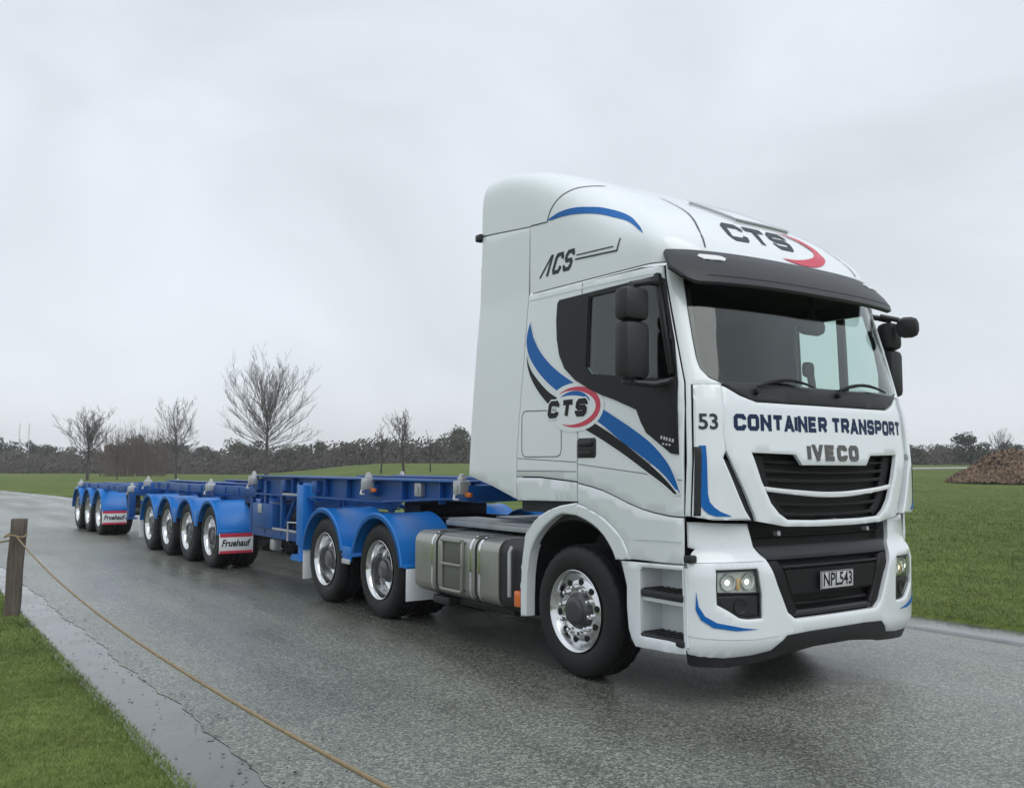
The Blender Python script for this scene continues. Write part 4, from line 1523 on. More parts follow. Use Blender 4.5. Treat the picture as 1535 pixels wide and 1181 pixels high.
# ------------------------------------------------------------------ trailers (frame: origin under the kingpin, x forward)
YAW2 = .6161
fw = Vector((math.sin(YAW), -math.cos(YAW), 0))
KP = T_O - fw * (WB + DS / 2)
TG = 'skeletal container trailers in the road train'
t1 = tag(empty('container_trailer', KP, YAW2 - PI / 2), 'blue four-axle skeletal trailer directly behind the white cab, with landing legs', 'trailer', TG)
t2 = tag(empty('container_trailer', KP, YAW2 - PI / 2), 'blue three-axle skeletal trailer at the tail end, coupled behind the four-axle one', 'trailer', TG)


def ibeam(mb, x0, x1, y, z0, z1, fl=.16):
    mb.box(((x0 + x1) / 2, y, (z0 + z1) / 2), (x1 - x0, .014, z1 - z0 - .02))
    mb.box(((x0 + x1) / 2, y, z1 - .01), (x1 - x0, fl, .02), .004); mb.box(((x0 + x1) / 2, y, z0 + .01), (x1 - x0, fl, .02), .004)


def twist(parent, x, y, z, top=True):
    sg = -1 if y < 0 else 1
    mb = MB()
    mb.box((x, y, z - .065), (.125, .12, .12), .012)
    mb.box((x, y + sg * .065, z - .085), (.06, .02, .10), .005)
    o = mb.build('twist_lock', STEEL, parent)
    if top:
        mb = MB(); mb.box((x, y, z + .012), (.075, .055, .03), .008); mb.box((x, y, z + .040), (.055, .042, .035), .012)
        mb.build('lock_head', PLATE, o)
    mb = MB(); mb.tube([(x + .02, y + sg * .09, z - .13), (x + .06, y + sg * .12, z - .17), (x + .14, y + sg * .12, z - .17)], .011, 6)
    mb.build('lock_handle', STEEL, o)


# main beams
mb = MB()
for yy in (-.57, .57):
    ibeam(mb, -3.4, 1.75, yy, 1.20, 1.42)
    # neck transition
    mb.prism([(-1.8, 1.21), (-2.3, .95), (-3.4, .95), (-3.4, 1.41), (-1.8, 1.41)], yy - .008, yy + .008)
    mb.box((-2.85, yy, .95), (1.1, .16, .02), .004)
    ibeam(mb, -9.7, -3.4, yy, .92, 1.27)
mb.build('main_beam', BLUEF, t1)
mb = MB()
mb.prism([(1.75, 1.415), (3.05, 1.33), (3.05, 1.29), (1.75, 1.205)], -.65, -.50); mb.prism([(1.75, 1.415), (3.05, 1.33), (3.05, 1.29), (1.75, 1.205)], .50, .65)
mb.box((1.75, 0, 1.31), (.02, 1.3, .2)); mb.box((2.4, 0, 1.30), (1.3, 1.3, .02))
mb.build('gooseneck', BLUEF, t1)
mb = MB(); mb.tube([(0, 0, 1.22), (0, 0, 1.08)], .045, 12); mb.box((0, 0, 1.205), (1.4, 1.15, .014))
mb.build('kingpin_plate', CHASSIS, t1)
for x, zt in ((2.2, 1.42), (.32, 1.42), (-1.2, 1.41), (-2.2, 1.41), (-3.2, 1.41), (-5.12, 1.27), (-7.0, 1.27), (-8.94, 1.27)):
    mb = MB(); mb.box((x, 0, zt - .11), (.14, 2.26, .15), .01)
    mb.build('cross_member', BLUEF, t1)
for x, zt in ((2.2, 1.43), (.32, 1.43), (-3.2, 1.42), (-5.12, 1.29), (-8.94, 1.29)):
    for yy in (-1.16, 1.16):
        twist(t1, x, yy, zt)
mb = MB()
for yy in (-1.1, 1.1):
    sy_ = math.copysign(1, yy)
    mb.prism([(2.25, 1.27), (.6, 1.185), (-1.2, 1.175), (-3.2, 1.175), (-3.2, 1.41), (2.25, 1.41)], sy_ * 1.045, sy_ * 1.06)
    mb.box((-.47, sy_ * 1.075, 1.413), (5.46, .14, .018), .004)
    mb.box((-2.2, sy_ * 1.075, 1.172), (2.0, .13, .018), .004); mb.box((-.3, sy_ * 1.075, 1.178), (1.84, .13, .018), .004)
    mb.box((1.43, sy_ * 1.075, 1.226), (1.66, .13, .018), .004, Matrix.Rotation(R(-2.9), 4, 'Y'))
    mb.box((-5.9, yy, 1.19), (5.4, .05, .13), .008)
mb.build('side_rail', BLUEF, t1)
mb = MB(); mb.box((1.3, -1.085, 1.325), (.13, .05, .13), .004)
mb.lathe([(-.008, .03), (-.012, .03), (-.012, .001)], 12, (1.3, -1.105, 1.325))
mb.build('marker_bracket', STEEL, t1)
for x in (2.3, .42, -1.2):
    mb = MB(); mb.box((x, -1.15 if x > 0 else -1.09, 1.30), (.09, .03, .04), .006)
    mb.build('side_marker', AMBER, t1)
def shared(name, mesh_ob, parent, x, y, z, rot=None):
    c = mesh_ob.copy(); COL.objects.link(c); c.parent = parent; c.location = (x, y, z)
    if rot: c.rotation_euler = rot
    return c


def detail(parent, xs_, y, z, d, name, m, bev=.004):
    first = None
    for x in xs_:
        for sg in (-1, 1):
            if first is None:
                mb = MB(); mb.box((0, 0, 0), d, bev)
                first = mb.build(name, m, parent, loc=(x, sg * y, z))
            else:
                shared(name, first, parent, x, sg * y, z)


detail(t1, [1.75, 1.0, -.3, -.9, -1.9], 1.095, 1.30, (.016, .07, .21), 'stiffener', BLUEF)
detail(t1, [-1.75, -2.3, -2.9, -3.42], 1.085, 1.0, (.07, .05, .70), 'upright', BLUEF)
detail(t1, [-3.9, -4.5, -5.7, -6.4, -7.7, -8.3], 1.128, 1.19, (.025, .03, .115), 'stiffener', BLUEF)
detail(t1, [-3.9, -4.6, -6.2, -7.6, -8.3], .59, 1.09, (.02, .12, .31), 'web_plate', BLUEF)
detail(t1, [.9, .3, -.4, -1.0], .62, 1.315, (.02, .10, .19), 'web_plate', BLUEF)
for x0, z0, x1, z1 in ((-1.45, .72, -1.75, 1.30), (-3.4, .72, -2.95, 1.30), (-2.3, .72, -1.8, 1.28)):
    for sg in (-1, 1):
        mb = MB(); mb.tube([(x0, sg * 1.06, z0), (x1, sg * 1.06, z1)], .028, 8); mb.build('brace', BLUEF, t1)
mb = MB()
for k in range(3):
    yy = -1.0 + k * .05
    mb.tube([(-1.8, yy * .95, 1.14), (-3.4, yy * .9, 1.02), (-5.0, yy * .7, .98)], .014, 6)
tag(mb.build('air_hose', CHASSIS, t1), kind='stuff')
mb = MB(); mb.box((-1.9, -1.12, 1.19), (.62, .03, .03), .004); mb.box((-2.2, -1.13, .73), (1.7, .02, .03), .004)
mb.build('edge_rail', STEEL, t1)
mb = MB(); mb.tube([(-3.75, -.95, .88), (-3.75, -.6, .88)], .20, 18); mb.build('spring_tank', BLUEF, t1)
# landing legs
for sg in (-1, 1):
    mb = MB()
    mb.box((-1.50, sg * 1.11, .95), (.20, .15, .74), .012); mb.box((-1.50, sg * 1.11, .56), (.15, .11, .30), .008)
    mb.prism([(-1.66, .40), (-1.34, .40), (-1.39, .47), (-1.61, .47)], sg * 1.11 - .12, sg * 1.11 + .12)
    mb.tube([(-1.58, sg * 1.08, .75), (-2.6, sg * .62, 1.05)], .035, 8)
    mb.box((-1.40, sg * 1.04, 1.24), (.40, .14, .22), .015)
    lg1 = mb.build('landing_leg', BLUEP, t1)
    mb = MB(); mb.tube([(-1.60, sg * 1.16, .85), (-1.78, sg * 1.22, .85), (-1.78, sg * 1.22, .62)], .013, 6)
    mb.build('crank', STEEL, lg1)
mb = MB(); mb.tube([(-1.50, -1.05, .92), (-1.50, 1.05, .92)], .03, 8)
mb.build('leg_shaft', BLUEP, t1)
# cradle and tool box between legs and wheels
mb = MB()
mb.box((-2.45, -1.08, .66), (1.9, .05, .12), .008); mb.box((-2.45, -.55, .64), (1.9, .05, .10), .008); mb.box((-1.55, -.85, .82), (.05, .5, .42), .008)
mb.box((-3.35, -.85, .82), (.05, .5, .42), .008); mb.box((-2.9, -1.0, .88), (.75, .3, .34), .02); mb.box((-2.0, -.62, .95), (.95, .04, .45), .01)
mb.build('carrier_frame', BLUEF, t1)
mb = MB(); mb.box((-2.95, -1.158, .98), (.14, .012, .12), .003)
mb.build('reflector_plate', STEEL, t1)
mb = MB(); mb.tube([(-2.4, -.8, .86), (-1.75, -.8, .86)], .15, 16)
mb.build('air_tank', CHASSIS, t1)
mb = MB(); mb.box((-2.75, -1.0, .50), (.16, .12, .16), .03)
mb.build('hose_coupling', STEEL, t1)

Q0, SP, T0 = 4.9719, 1.2063, 13.0405


def axle_group(parent, x0, n, Rg):
    for i in range(n):
        x = -x0 - i * SP
        for sg in (-1, 1):
            put_wheel('drive', parent, x, sg * 1.045)
            put_wheel('inner', parent, x, sg * .71)
            guard(parent, x, Rg, 4 if i == 0 else 20, 160 if i < n - 1 else 176, sg * 1.25, sg * .71)
    mb = MB()
    for i in range(n):
        x = -x0 - i * SP
        mb.tube([(x, -1.0, .488), (x, 1.0, .488)], .075, 10)
        for sg in (-1, 1):
            mb.box((x + .3, sg * .5, .66), (.7, .09, .10), .01); mb.tube([(x - .28, sg * .5, .62), (x - .28, sg * .5, .92)], .11, 12)
            mb.box((x + .55, sg * .5, .80), (.08, .1, .35), .01)
    mb.build('axle', CHASSIS, parent)
    for i in range(n - 1):
        for sg in (-1, 1):
            mb = MB(); mb.box((-x0 - (i + .5) * SP, sg * .98, .70), (.10, .53, .02), .006); mb.box((-x0 - (i + .5) * SP, sg * 1.238, .72), (.16, .02, .24), .006)
            mb.build('guard_bridge', BLUEP, parent)


def flap_sign(parent, x, text):
    for sg in (-1, 1):
        yc = sg * .995
        mb = MB(); mb.box((x, yc, .575), (.05, .51, .05), .008)
        mb.build('flap_bracket', BLUEP, parent)
        mb = MB(); mb.box((x + .02, yc, .405), (.012, .51, .29), .002)
        f = mb.build('mudflap', WHITEV, parent)
        mb = MB(); mb.box((x + .028, yc, .525), (.003, .495, .055)); mb.box((x + .028, yc, .278), (.003, .495, .04))
        mb.build('flap_band', REDV, f)
        vs, fs = font_mesh(text, .14, bold=.004, shear=.25, width=.44)
        mb = MB(); mb.add([(x + .0295, yc + a, .405 + b) for a, b in vs], fs)
        mb.build('flap_lettering', BLACKV, f)


axle_group(t1, Q0, 4, .535)
flap_sign(t1, -Q0 + .60, 'Fruehauf')
axle_group(t2, T0, 3, .535)
flap_sign(t2, -T0 + .60, 'Fruehauf')
# rear of first trailer: coupling for the second
mb = MB()
mb.box((-9.6, 0, .98), (.3, 1.3, .25), .02); mb.box((-10.1, 0, .92), (1.3, 1.0, .10), .01)
mb.prism([(-10.3 + .42 * math.cos(t), .42 * math.sin(t)) for t in [2 * PI * k / 20 for k in range(20)]], .97, 1.02, axis='z')
mb.build('rear_coupling', BLUEF, t1)
for sg in (-1, 1):
    mb = MB(); mb.box((-Q0 - 3 * SP - .62, sg * .93, .36), (.012, .6, .34), .002)
    mb.build('mudflap', WHITEV, t1)
mb = MB(); mb.box((-9.75, 0, 1.15), (.08, 2.3, .16), .01)
mb.build('rear_bar', BLUEF, t1)
detail(t2, [-10.9, -11.9, -12.5, -13.6, -14.6], 1.128, 1.07, (.025, .03, .12), 'stiffener', BLUEF)
# second trailer frame
mb = MB()
for yy in (-.55, .55):
    ibeam(mb, -15.6, -9.9, yy, .98 if False else .90, 1.13)
mb.build('main_beam', BLUEF, t2)
for x in (-10.2, -11.6, -12.9, -14.2, -15.45):
    mb = MB(); mb.box((x, 0, 1.05), (.14, 2.26, .14), .01)
    mb.build('cross_member', BLUEF, t2)
for x in (-10.2, -15.4):
    for yy in (-1.16, 1.16):
        twist(t2, x, yy, 1.15)
mb = MB()
for yy in (-1.1, 1.1):
    mb.box((-12.8, yy, 1.07), (5.2, .05, .14), .008)
mb.build('side_rail', BLUEF, t2)
mb = MB(); mb.box((-15.62, 0, .95), (.08, 2.4, .2), .01); mb.box((-15.62, 0, .6), (.08, 2.3, .12), .01)
for sg in (-1, 1): mb.box((-15.60, sg * .6, .8), (.06, .08, .4))
mb.build('rear_bar', BLUEF, t2)
for sg in (-1, 1):
    mb = MB(); mb.box((-11.1, sg * .95, .78), (.14, .13, .6), .01); mb.box((-11.1, sg * .95, .45), (.25, .2, .03), .005)
    mb.build('landing_leg', BLUEF, t2)
    mb = MB(); mb.box((-15.68, sg * 1.0, .95), (.02, .3, .10), .01)
    mb.build('tail_lamp', REDL, t2)

# ------------------------------------------------------------------ post and rope
def post(name, x, y, h, label):
    mb = MB()
    bm = bmesh.new(); bmesh.ops.create_cube(bm, size=1)
    for q in bm.verts: q.co = Vector((q.co.x * .14, q.co.y * .13, (q.co.z + .5) * (h + .05) - .05))
    bmesh.ops.bevel(bm, geom=bm.edges[:], offset=.012, segments=2, profile=.5, affect='EDGES')
    bmesh.ops.subdivide_edges(bm, edges=[e for e in bm.edges if e.calc_length() > .4], cuts=8)
    for q in bm.verts:
        q.co.x += (q.co.z) * .012 + .004 * math.sin(q.co.z * 9); q.co.y += .004 * math.sin(q.co.z * 13)
    bm.verts.index_update()
    mb.add([q.co for q in bm.verts], [[q.index for q in f.verts] for f in bm.faces]); bm.free()
    o = mb.build(name, TIMBER, loc=(x, y, .03))
    o.rotation_euler = (0, R(1.2), R(20))
    return tag(o, label, 'post', 'timber rope posts along the verge')


p1 = post('timber_post', -5.06, 9.42, .98, 'weathered square timber post at the verge holding the tan rope')
nx, ny = UN(-.06, 1.0)
p2 = post('timber_post', nx, ny, .95, 'timber post nearest the camera where the tan rope ends')
A = Vector((-5.02, 9.36, .84)); B = Vector((*UN(0, 1.05), .9))
mb = MB(); pts = []
for k in range(41):
    t = k / 40
    p = A.lerp(B, t); p.z -= .20 * 4 * t * (1 - t)
    pts.append(p)
mb.tube(pts, .0065, 8)
for q in (A, B):
    mb.tube([q + Vector((.1 * math.cos(a), .1 * math.sin(a), .012 * math.sin(3 * a))) for a in [2 * PI * k / 16 for k in range(17)]], .0095, 8, cap=False)
rope = mb.build('rope', ROPE)
tag(rope, 'tan rope sagging between the timber posts along the road edge', 'rope')
bx, by = UN(21, 1.2)
A2 = Vector((-5.1, 9.5, .80)); B2 = Vector((bx, by, .85)); mb = MB()
mb.tube([A2.lerp(B2, t / 20) - Vector((0, 0, .3 * 4 * (t / 20) * (1 - t / 20))) for t in range(21)], .011, 6)
tag(mb.build('rope', ROPE), 'thin rope running on from the far side of the timber post', 'rope')
p3 = post('timber_post', bx, by, .95, 'timber post further along the verge out past the rope')

# litter along the gutter edge
mb = MB()
for k in range(420):
    u = rnd.uniform(2.5, 15); n = rnd.gauss(1.72, .13) if rnd.random() < .8 else rnd.uniform(1.3, 2.6)
    x, y = UN(u, n); s_ = rnd.uniform(.004, .016); a = rnd.uniform(0, PI)
    z = .006 if n > GUT else -.004
    q = [(x + s_ * math.cos(a + t) * (1 if i % 2 else .6), y + s_ * math.sin(a + t), z + rnd.uniform(0, .006)) for i, t in enumerate((0, 1.5, 3.1, 4.7))]
    mb.add(q, [[0, 1, 2, 3]])
tag(mb.build('leaf_litter', LITTER, smooth=False, recalc=False), 'dark wet leaf litter scattered along the gutter edge', 'litter', kind='stuff')

# ------------------------------------------------------------------ grass blades
def blades(name, N, sampler, m, label, hmin=.012, hmax=.032):
    g = np.random.default_rng(5)
    P = sampler(g, N)
    N = len(P)
    d = np.hypot(P[:, 0], P[:, 1])
    sc_ = np.clip(d / 7, 1, 4)
    h = g.uniform(hmin, hmax, N) * (.6 + .8 * g.random(N)) * np.clip(sc_ * .7, 1, 2.2)
    a = g.uniform(0, 2 * PI, N); wd = g.uniform(.0016, .0032, N) * sc_
    ln = g.normal(0, .6, (N, 2)) * h[:, None]
    V = np.zeros((N, 3, 3))
    V[:, 0] = P; V[:, 1] = P; V[:, 2] = P
    V[:, 0, 0] -= np.cos(a) * wd; V[:, 0, 1] -= np.sin(a) * wd
    V[:, 1, 0] += np.cos(a) * wd; V[:, 1, 1] += np.sin(a) * wd
    V[:, 2, :2] += ln; V[:, 2, 2] += h
    me = bpy.data.meshes.new(name)
    me.vertices.add(3 * N); me.vertices.foreach_set('co', V.reshape(-1))
    me.loops.add(3 * N); me.loops.foreach_set('vertex_index', np.arange(3 * N, dtype=np.int32))
    me.polygons.add(N); me.polygons.foreach_set('loop_start', np.arange(0, 3 * N, 3, dtype=np.int32))
    me.update(calc_edges=True)
    me.materials.append(m)
    o = bpy.data.objects.new(name, me); COL.objects.link(o)
    return tag(o, label, 'grass', kind='stuff')


def samp_left(g, N):
    u = 1.5 + 12 * g.random(N) ** 1.4; n = NEAR + .02 - 4.5 * g.random(N) ** 1.3 + g.normal(0, .015, N)
    x = UD.x * u + ND.x * n; y = UD.y * u + ND.y * n
    k = (y > 1.6) & (x / np.maximum(y, .1) > -.85)
    return np.stack([x, y, np.full(N, .030)], 1)[k]


def samp_right(g, N):
    d = 8 + 75 * g.random(N) ** 2.6; tn = .36 + .34 * g.random(N)
    x = tn * d; y = d
    n = x * ND.x + y * ND.y
    k = n > FARE + .03
    x, y = x[k], y[k]
    z = np.array([GH(a, b) for a, b in zip(x, y)]) + .045
    return np.stack([x, y, z], 1)


blades('grass', 300000, samp_left, BLADE1, 'short wet grass on the verge beside the gutter')
blades('grass', 220000, samp_right, BLADE1, 'mown grass of the field past the far kerb', .012, .034)

# ------------------------------------------------------------------ trees
def twig_tube(mb, p0, p1, r0, r1, n=4):
    mb.tube([p0, p1], [r0, r1], n, cap=False)


def bare_tree(seed, H, spread, trunk_h, tr_r, style='fan', nl=24):
    r = random.Random(seed)
    tk = MB(); br = MB()
    lean = Vector((r.uniform(-.05, .05), r.uniform(-.05, .05), 0))
    pts = [Vector((0, 0, -.2)) + lean * 0]
    for k in range(1, 7):
        pts.append(Vector((lean.x * k * .6 + r.uniform(-.03, .03), lean.y * k * .6 + r.uniform(-.03, .03), (H * .62) * k / 6)))
    tk.tube(pts, [tr_r * 1.25, tr_r, tr_r * .85, tr_r * .68, tr_r * .5, tr_r * .34, tr_r * .18], 8)

    wb_ = .035 if style == 'fan' else .09

    def grow(p, d, ln, rad, lev):
        segs = 3 if lev < 2 else 2
        q = p
        for k in range(segs):
            d2 = (d + Vector((r.gauss(0, wb_), r.gauss(0, wb_), r.gauss(.05, wb_)))).normalized()
            e_ = q + d2 * ln / segs
            br.tube([q, e_], [rad * (1 - .6 * k / segs), rad * (1 - .6 * (k + 1) / segs)], 5 if lev < 1 else 3, cap=False)
            if lev < 3:
                for _ in range(2 if lev < 2 else 2):
                    ax = Vector((r.gauss(0, 1), r.gauss(0, 1), r.gauss(.45, .5))).normalized()
                    dd_ = (d2 * (.85 if style == 'fan' else .7) + ax * .5).normalized()
                    grow(q.lerp(e_, r.random()), dd_, ln * r.uniform(.30, .48), max(.011, rad * .42), lev + 1)
            q = e_; d = d2

    for k in range(nl):
        z = trunk_h + (H * .60 - trunk_h) * (k / nl) ** .9
        az = k * 2.4 + r.uniform(-.4, .4)
        t = k / nl
        el = (16 + 62 * t ** .85 + r.uniform(-7, 7)) if style == 'fan' else (35 + 40 * t + r.uniform(-12, 12))
        ln = (spread * .5 / max(.35, math.cos(R(el)))) * (1 - .25 * t) if style == 'fan' else spread * .55 * r.uniform(.6, 1.1)
        ln = min(ln, (H - z) / max(.25, math.sin(R(el)) + .12))
        d = Vector((math.cos(az) * math.cos(R(el)), math.sin(az) * math.cos(R(el)), math.sin(R(el))))
        grow(Vector((lean.x * z, lean.y * z, z)), d, ln, tr_r * .25 * (1 - .5 * t), 0)
    return tk, br


def place_bare(name, seed, px, dist, H, spread, th, tr, label, style='fan', nl=24, m=TWIG, group=None, cat='tree'):
    root = tag(empty(name, at(px, dist)), label, cat, group)
    tk, br = bare_tree(seed, H, spread, th, tr, style, nl)
    tk.build('trunk', BARK if m is TWIG else m, root, recalc=False)
    br.build('branches', m, root, smooth=False, recalc=False)
    return root


place_bare('bare_tree', 11, 401, 110, 12.6, 10.8, 3.4, .24, 'large leafless tree with a wide fan of branches, tallest on the skyline', 'fan', 46)
place_bare('bare_tree', 12, 134, 92, 7.0, 6.0, 2.2, .14, 'leafless spreading tree beside the reddish brown twig thicket', 'open', 30)
place_bare('bare_tree', 13, 266, 105, 8.2, 4.6, 2.6, .13, 'slender leafless tree between the brown thicket and the large bare tree', 'fan', 26)
place_bare('bare_tree', 14, 606, 74, 5.8, 4.2, 1.4, .12, 'small leafless tree with upright limbs nearest the cab', 'open', 15)
place_bare('bare_tree', 15, 572, 80, 4.2, 2.6, 1.3, .08, 'thin leafless sapling seen over the trailer, shorter than its neighbour', 'open', 11)
place_bare('bare_tree', 16, 646, 84, 3.8, 2.0, 1.4, .07, 'thin leafless sapling standing close to the cab rear edge', 'open', 9)
place_bare('bare_tree', 17, 178, 96, 4.2, 2.6, 1.3, .06, 'low leafless sapling in front of the brown twig thicket', 'open', 8)


def thicket(seed, H, W, n, kind='twigs'):
    r = random.Random(seed); mb = MB()
    for k in range(n):
        a = r.uniform(0, 2 * PI); q = math.sqrt(r.random())
        p = Vector((math.cos(a) * q * W * .36, math.sin(a) * q * W * .36, 0))
        top = H * math.sqrt(1 - .62 * q * q) * r.uniform(.62, 1.0)
        d = Vector((math.cos(a) * q * W * .24 + r.gauss(0, .3), math.sin(a) * q * W * .24 + r.gauss(0, .25), top))
        b = p + Vector((d.x * .35, d.y * .35, d.z * .55))
        mb.tube([p, b, p + d], [.03, .018, .008], 3, cap=False)
        for _ in range(6):
            t = r.uniform(.35, 1.0); s_ = (p.lerp(b, t / .55) if t < .55 else b.lerp(p + d, (t - .55) / .45))
            e_ = s_ + Vector((d.x * .12 + r.gauss(0, .30), d.y * .12 + r.gauss(0, .30), r.uniform(.35, .95)))
            mb.tube([s_, e_], [.016, .007], 3, cap=False)
    return mb


willow_lab = ['reddish brown leafless willow clump nearest the spreading bare tree', 'tallest reddish brown leafless willow clump, in the middle of the three', 'reddish brown leafless willow clump beside the slender bare tree']
for i, (px, H) in enumerate(((176, 7.6), (203, 8.3), (231, 7.7))):
    ro = tag(empty('willow_clump', at(px, 125 + i * 2)), willow_lab[i], 'shrub', 'brown willow clumps before the evergreens')
    thicket(40 + i, H, 5.6, 105).build('stems', TWIGB, ro, smooth=False, recalc=False)


def crown_mesh(seed, H, W, n=1500, leaf=.30, shape='round'):
    r = random.Random(seed)
    tk = MB(); tk.tube([(0, 0, -.3), (r.uniform(-.1, .1), 0, H * .4), (0, r.uniform(-.2, .2), H * .8)], [.22, .15, .05], 7)
    for k in range(7):
        a = r.uniform(0, 6.28); z = H * r.uniform(.2, .6)
        tk.tube([(0, 0, z), (math.cos(a) * W * .3, math.sin(a) * W * .3, z + H * .18)], [.07, .02], 4)
    lumps = []
    for k in range(16):
        a = r.uniform(0, 6.28)
        if shape == 'cone':
            z = r.uniform(.1, .95); q = (1 - z) * .5 * r.uniform(.4, 1); rr_ = .12 + .16 * (1 - z)
        elif shape == 'flat':
            z = r.uniform(.45, .85); q = r.uniform(0, .38); rr_ = r.uniform(.13, .22)
        else:
            z = r.uniform(.18, .85); q = .42 * math.sqrt(max(0, 1 - ((z - .45) / .55) ** 2)) * r.uniform(.3, 1); rr_ = r.uniform(.14, .24)
        lumps.append((Vector((math.cos(a) * q * W, math.sin(a) * q * W, z * H)), rr_ * W, rr_ * H * .8))
    vs = []; fs = []
    for k in range(n):
        c, rw, rh = r.choice(lumps)
        d = Vector((r.gauss(0, 1), r.gauss(0, 1), r.gauss(0, 1))).normalized() * r.uniform(.55, 1.05)
        p = c + Vector((d.x * rw, d.y * rw, d.z * rh))
        if p.z < .1: p.z = .1 + r.random() * .3
        nrm = (d + Vector((r.gauss(0, .5), r.gauss(0, .5), r.gauss(.2, .5)))).normalized()
        x = nrm.orthogonal().normalized(); y = nrm.cross(x); s_ = leaf * r.uniform(.5, 1.2)
        o = len(vs)
        vs += [p + x * s_, p + y * s_ * .6, p - x * s_, p - y * s_ * .6]
        fs.append([o, o + 1, o + 2, o + 3])
    cw = MB(); cw.add(vs, fs)
    return tk, cw


protos = []
for i, (H, W, sh, m) in enumerate(((6.2, 6.5, 'round', LEAF1), (5.6, 7.5, 'round', LEAF2), (7.0, 5.0, 'cone', LEAF1), (5.2, 8, 'round', LEAF3), (6.6, 6, 'round', LEAF1), (6.6, 8.5, 'flat', LEAF2))):
    protos.append((H, W, sh, m, i))
kinds = {}


def ever(px, dist, ki, scale, label, group, rz=0.):
    H, W, sh, m, sd = protos[ki]
    if ki not in kinds:
        root = empty('evergreen_tree')
        tk, cw = crown_mesh(100 + sd, H, W, 2600, .22, sh)
        tk.build('trunk', BARK, root, recalc=False); cw.build('crown', m, root, smooth=False, recalc=False)
        kinds[ki] = root
    else:
        root = copy_tree(kinds[ki])
    root.location = at(px, dist, -.1); root.rotation_euler = (0, 0, rz); root.scale = (scale, scale, scale * rnd.uniform(.9, 1.08))
    return tag(root, label, 'tree', group)


TL = 'dark evergreen trees of the shelter belt beyond the field'
KL = ['rounded dark evergreen', 'broad dull green tree', 'pointed dark conifer', 'low brownish tree', 'round dark evergreen', 'flat-topped green tree']
MARKS = [(-40, 'the far end of the belt'), (37, 'the goal posts'), (127, 'the spreading bare tree'), (205, 'the willow clumps'), (266, 'the slender bare tree'), (401, 'the large bare tree'), (500, 'the low gap in the belt'), (572, 'the thin sapling'), (640, 'the cab rear edge')]
ORD = ['first', 'second', 'third', 'fourth', 'fifth', 'sixth', 'seventh', 'eighth']
seen = {}
x = -40
i = 0
while x < 740:
    ki = [0, 3, 4, 1, 2, 0, 5, 4, 3, 1][i % 10]
    dist = rnd.uniform(168, 186) if x < 330 else rnd.uniform(150, 172)
    hgt = lerp([(0, .92), (100, .98), (250, 1.0), (330, .95), (420, .82), (520, .62), (560, .66), (640, .72), (700, .86)], x)
    mk = [q for q in MARKS if q[0] <= x][-1][1]
    seen[mk] = seen.get(mk, -1) + 1
    ever(x, dist, ki, hgt * rnd.choice((.86, .98, 1.06, 1.16, 1.32)) * rnd.uniform(.95, 1.05), '%s, %s in the belt past %s' % (KL[ki], ORD[seen[mk]], mk), TL, rnd.uniform(0, 6.2))
    x += rnd.uniform(15, 27); i += 1
for x in list(range(-330, -50, 32)) + list(range(750, 1335, 34)):
    ki = rnd.randrange(6)
    o_ = ever(x, 172 if x < 0 else 156, ki, (.95 if x < 0 else .74) * rnd.uniform(.85, 1.15), 'tree of the belt hidden behind the white cab' if x > 0 else 'tree of the belt out past the goal posts', 'belt trees hidden behind the cab' if x > 0 else 'belt trees out past the goal posts', rnd.uniform(0, 6))
RL = 'trees on the skyline past the field path'
for (px, dist, ki, s_, lab) in ((1352, 150, 0, .72, 'dark rounded tree half hidden by the cab edge'), (1372, 140, 1, .62, 'low dull green tree just past the cab edge'), (1396, 150, 3, .74, 'low brownish tree between the cab and the round dark tree'),
                                (1418, 146, 1, .70, 'dull green tree beside the taller round dark one'), (1455, 128, 0, .84, 'tall rounded dark tree behind the brown bracken mound'), (1488, 155, 3, .66, 'brownish tree low behind the bracken mound'),
                                (1515, 150, 4, .72, 'dark rounded tree at the end of the bracken mound'), (1545, 150, 1, .7, 'broad dull tree at the very edge behind the bracken')):
    ever(px, dist, ki, s_, lab, RL, rnd.uniform(0, 6))
place_bare('bare_tree', 21, 1500, 120, 4.6, 4, 1.2, .08, 'leafless twiggy tree rising behind the bracken mound', 'open', 12)

# continuous undergrowth under the shelter belt
r = random.Random(3); vs = []; fs = []
for k in range(26000):
    px = r.uniform(-60, 760) if k % 5 else r.uniform(1330, 1600)
    dist = (r.uniform(160, 175) if px < 330 else r.uniform(148, 162)) if px < 1000 else r.uniform(138, 150)
    p = at(px, dist); p.z += min(3.4 + r.random(), abs(r.gauss(0, 1.7))) * (1 if px < 1000 else .62) + .1
    nrm = Vector((r.gauss(0, .5), -1 + r.gauss(0, .5), r.gauss(.3, .5))).normalized()
    x_ = nrm.orthogonal().normalized(); y_ = nrm.cross(x_); s_ = r.uniform(.15, .38)
    o = len(vs); vs += [p + x_ * s_, p + y_ * s_ * .6, p - x_ * s_, p - y_ * s_ * .6]; fs.append([o, o + 1, o + 2, o + 3])
mb = MB(); mb.add(vs, fs)
tag(mb.build('undergrowth', LEAF3, smooth=False, recalc=False), 'dark tangled undergrowth along the foot of the shelter belt', 'undergrowth', kind='stuff')

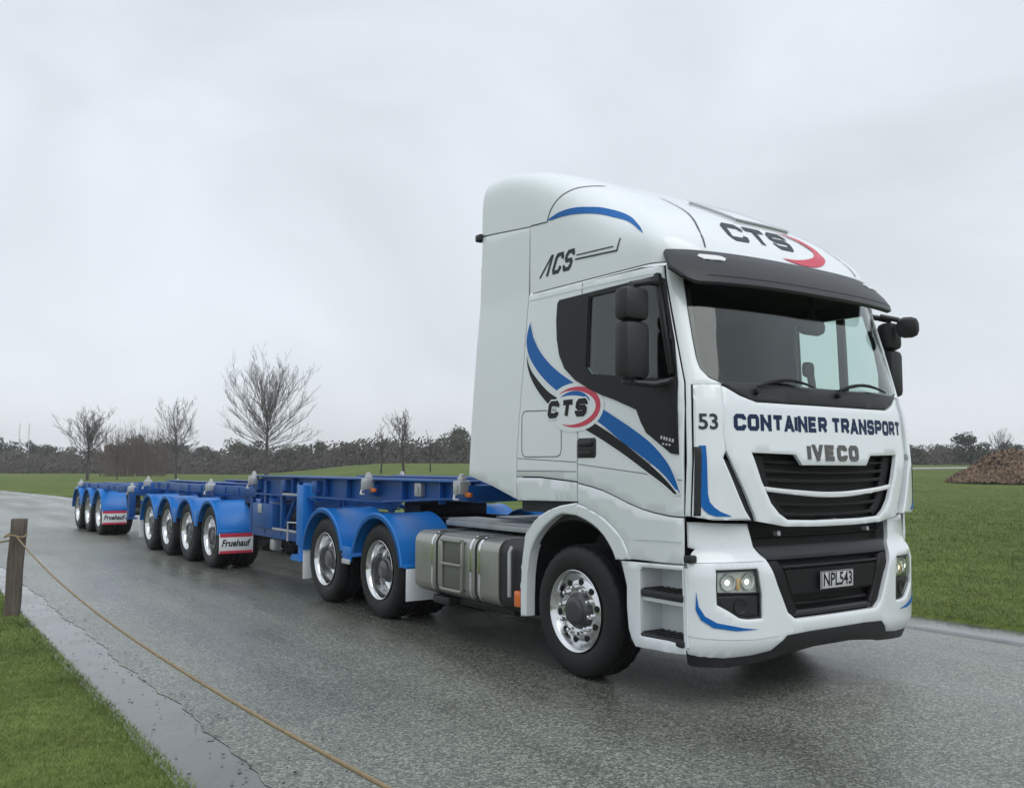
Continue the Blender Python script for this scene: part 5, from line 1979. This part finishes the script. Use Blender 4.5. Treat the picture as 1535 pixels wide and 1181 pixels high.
# bracken mound
root = tag(empty('bracken_mound', at(1560, 62)), 'large reddish brown mound of dead bracken on the grass', 'shrub')
r = random.Random(9); vs = []; fs = []
for k in range(24000):
    a = r.uniform(0, 2 * PI); q = math.sqrt(r.random())
    X = q * math.cos(a) * 6.2; Y = q * math.sin(a) * 4.5
    top = 2.5 * max(0, 1 - q ** 2.2) * (.82 + .12 * math.sin(X * 1.7) + .1 * math.sin(Y * 2.3 + X)) + .12
    z = top * (1 - .45 * r.random() ** 2)
    p = Vector((X, Y, max(.05, z)))
    nrm = Vector((X * .12 + r.gauss(0, .6), Y * .2 + r.gauss(0, .6), .7 + r.gauss(0, .5))).normalized()
    x_ = nrm.orthogonal().normalized(); y_ = nrm.cross(x_); s_ = r.uniform(.07, .20)
    o = len(vs); vs += [p + x_ * s_, p + y_ * s_ * .4, p - x_ * s_, p - y_ * s_ * .4]; fs.append([o, o + 1, o + 2, o + 3])
mb = MB(); mb.add(vs, fs); mb.build('fronds', BRACKEN, root, smooth=False, recalc=False)

# goal posts
base = at(30, 176)
gp = tag(empty('goal_posts', base), 'pair of tall pale goal posts standing before the shelter belt', 'goal posts')
d_ = (at(44, 172) - base)
for q in (Vector((0, 0, 0)), Vector((d_.x, d_.y, 0))):
    mb = MB(); mb.tube([q, q + Vector((0, 0, 9.4))], .075, 8)
    mb.build('upright', POSTW, gp)
mb = MB(); mb.tube([Vector((0, 0, 3)), Vector((d_.x, d_.y, 3))], .05, 8); mb.build('crossbar', POSTW, gp)

# path across the risen field at the right
vs = []; fs = []
for k in range(40):
    px = 1250 + k * 10
    for dd_ in (88, 92.5):
        p = at(px, dd_); p.z += .075
        vs.append(p)
for k in range(39):
    fs.append([2 * k, 2 * k + 2, 2 * k + 3, 2 * k + 1])
mb = MB(); mb.add(vs, fs)
tag(mb.build('path', GRAVEL, recalc=False), kind='structure')

# ------------------------------------------------------------------ rainy air
mb = MB(); mb.box((0, 60, 9), (2400, 2400, 22))
hm = bpy.data.materials.new('rain_haze'); hm.use_nodes = True
t = hm.node_tree; t.nodes.clear()
o_ = t.nodes.new('ShaderNodeOutputMaterial'); pv = t.nodes.new('ShaderNodeVolumePrincipled')
pv.inputs['Color'].default_value = (.92, .94, .97, 1)
pv.inputs['Density'].default_value = .0007
t.links.new(pv.outputs[0], o_.inputs['Volume'])
hz = mb.build('haze', hm, smooth=False)
tag(hz, 'thin pale rain haze in the air over the whole field', 'haze', kind='stuff')
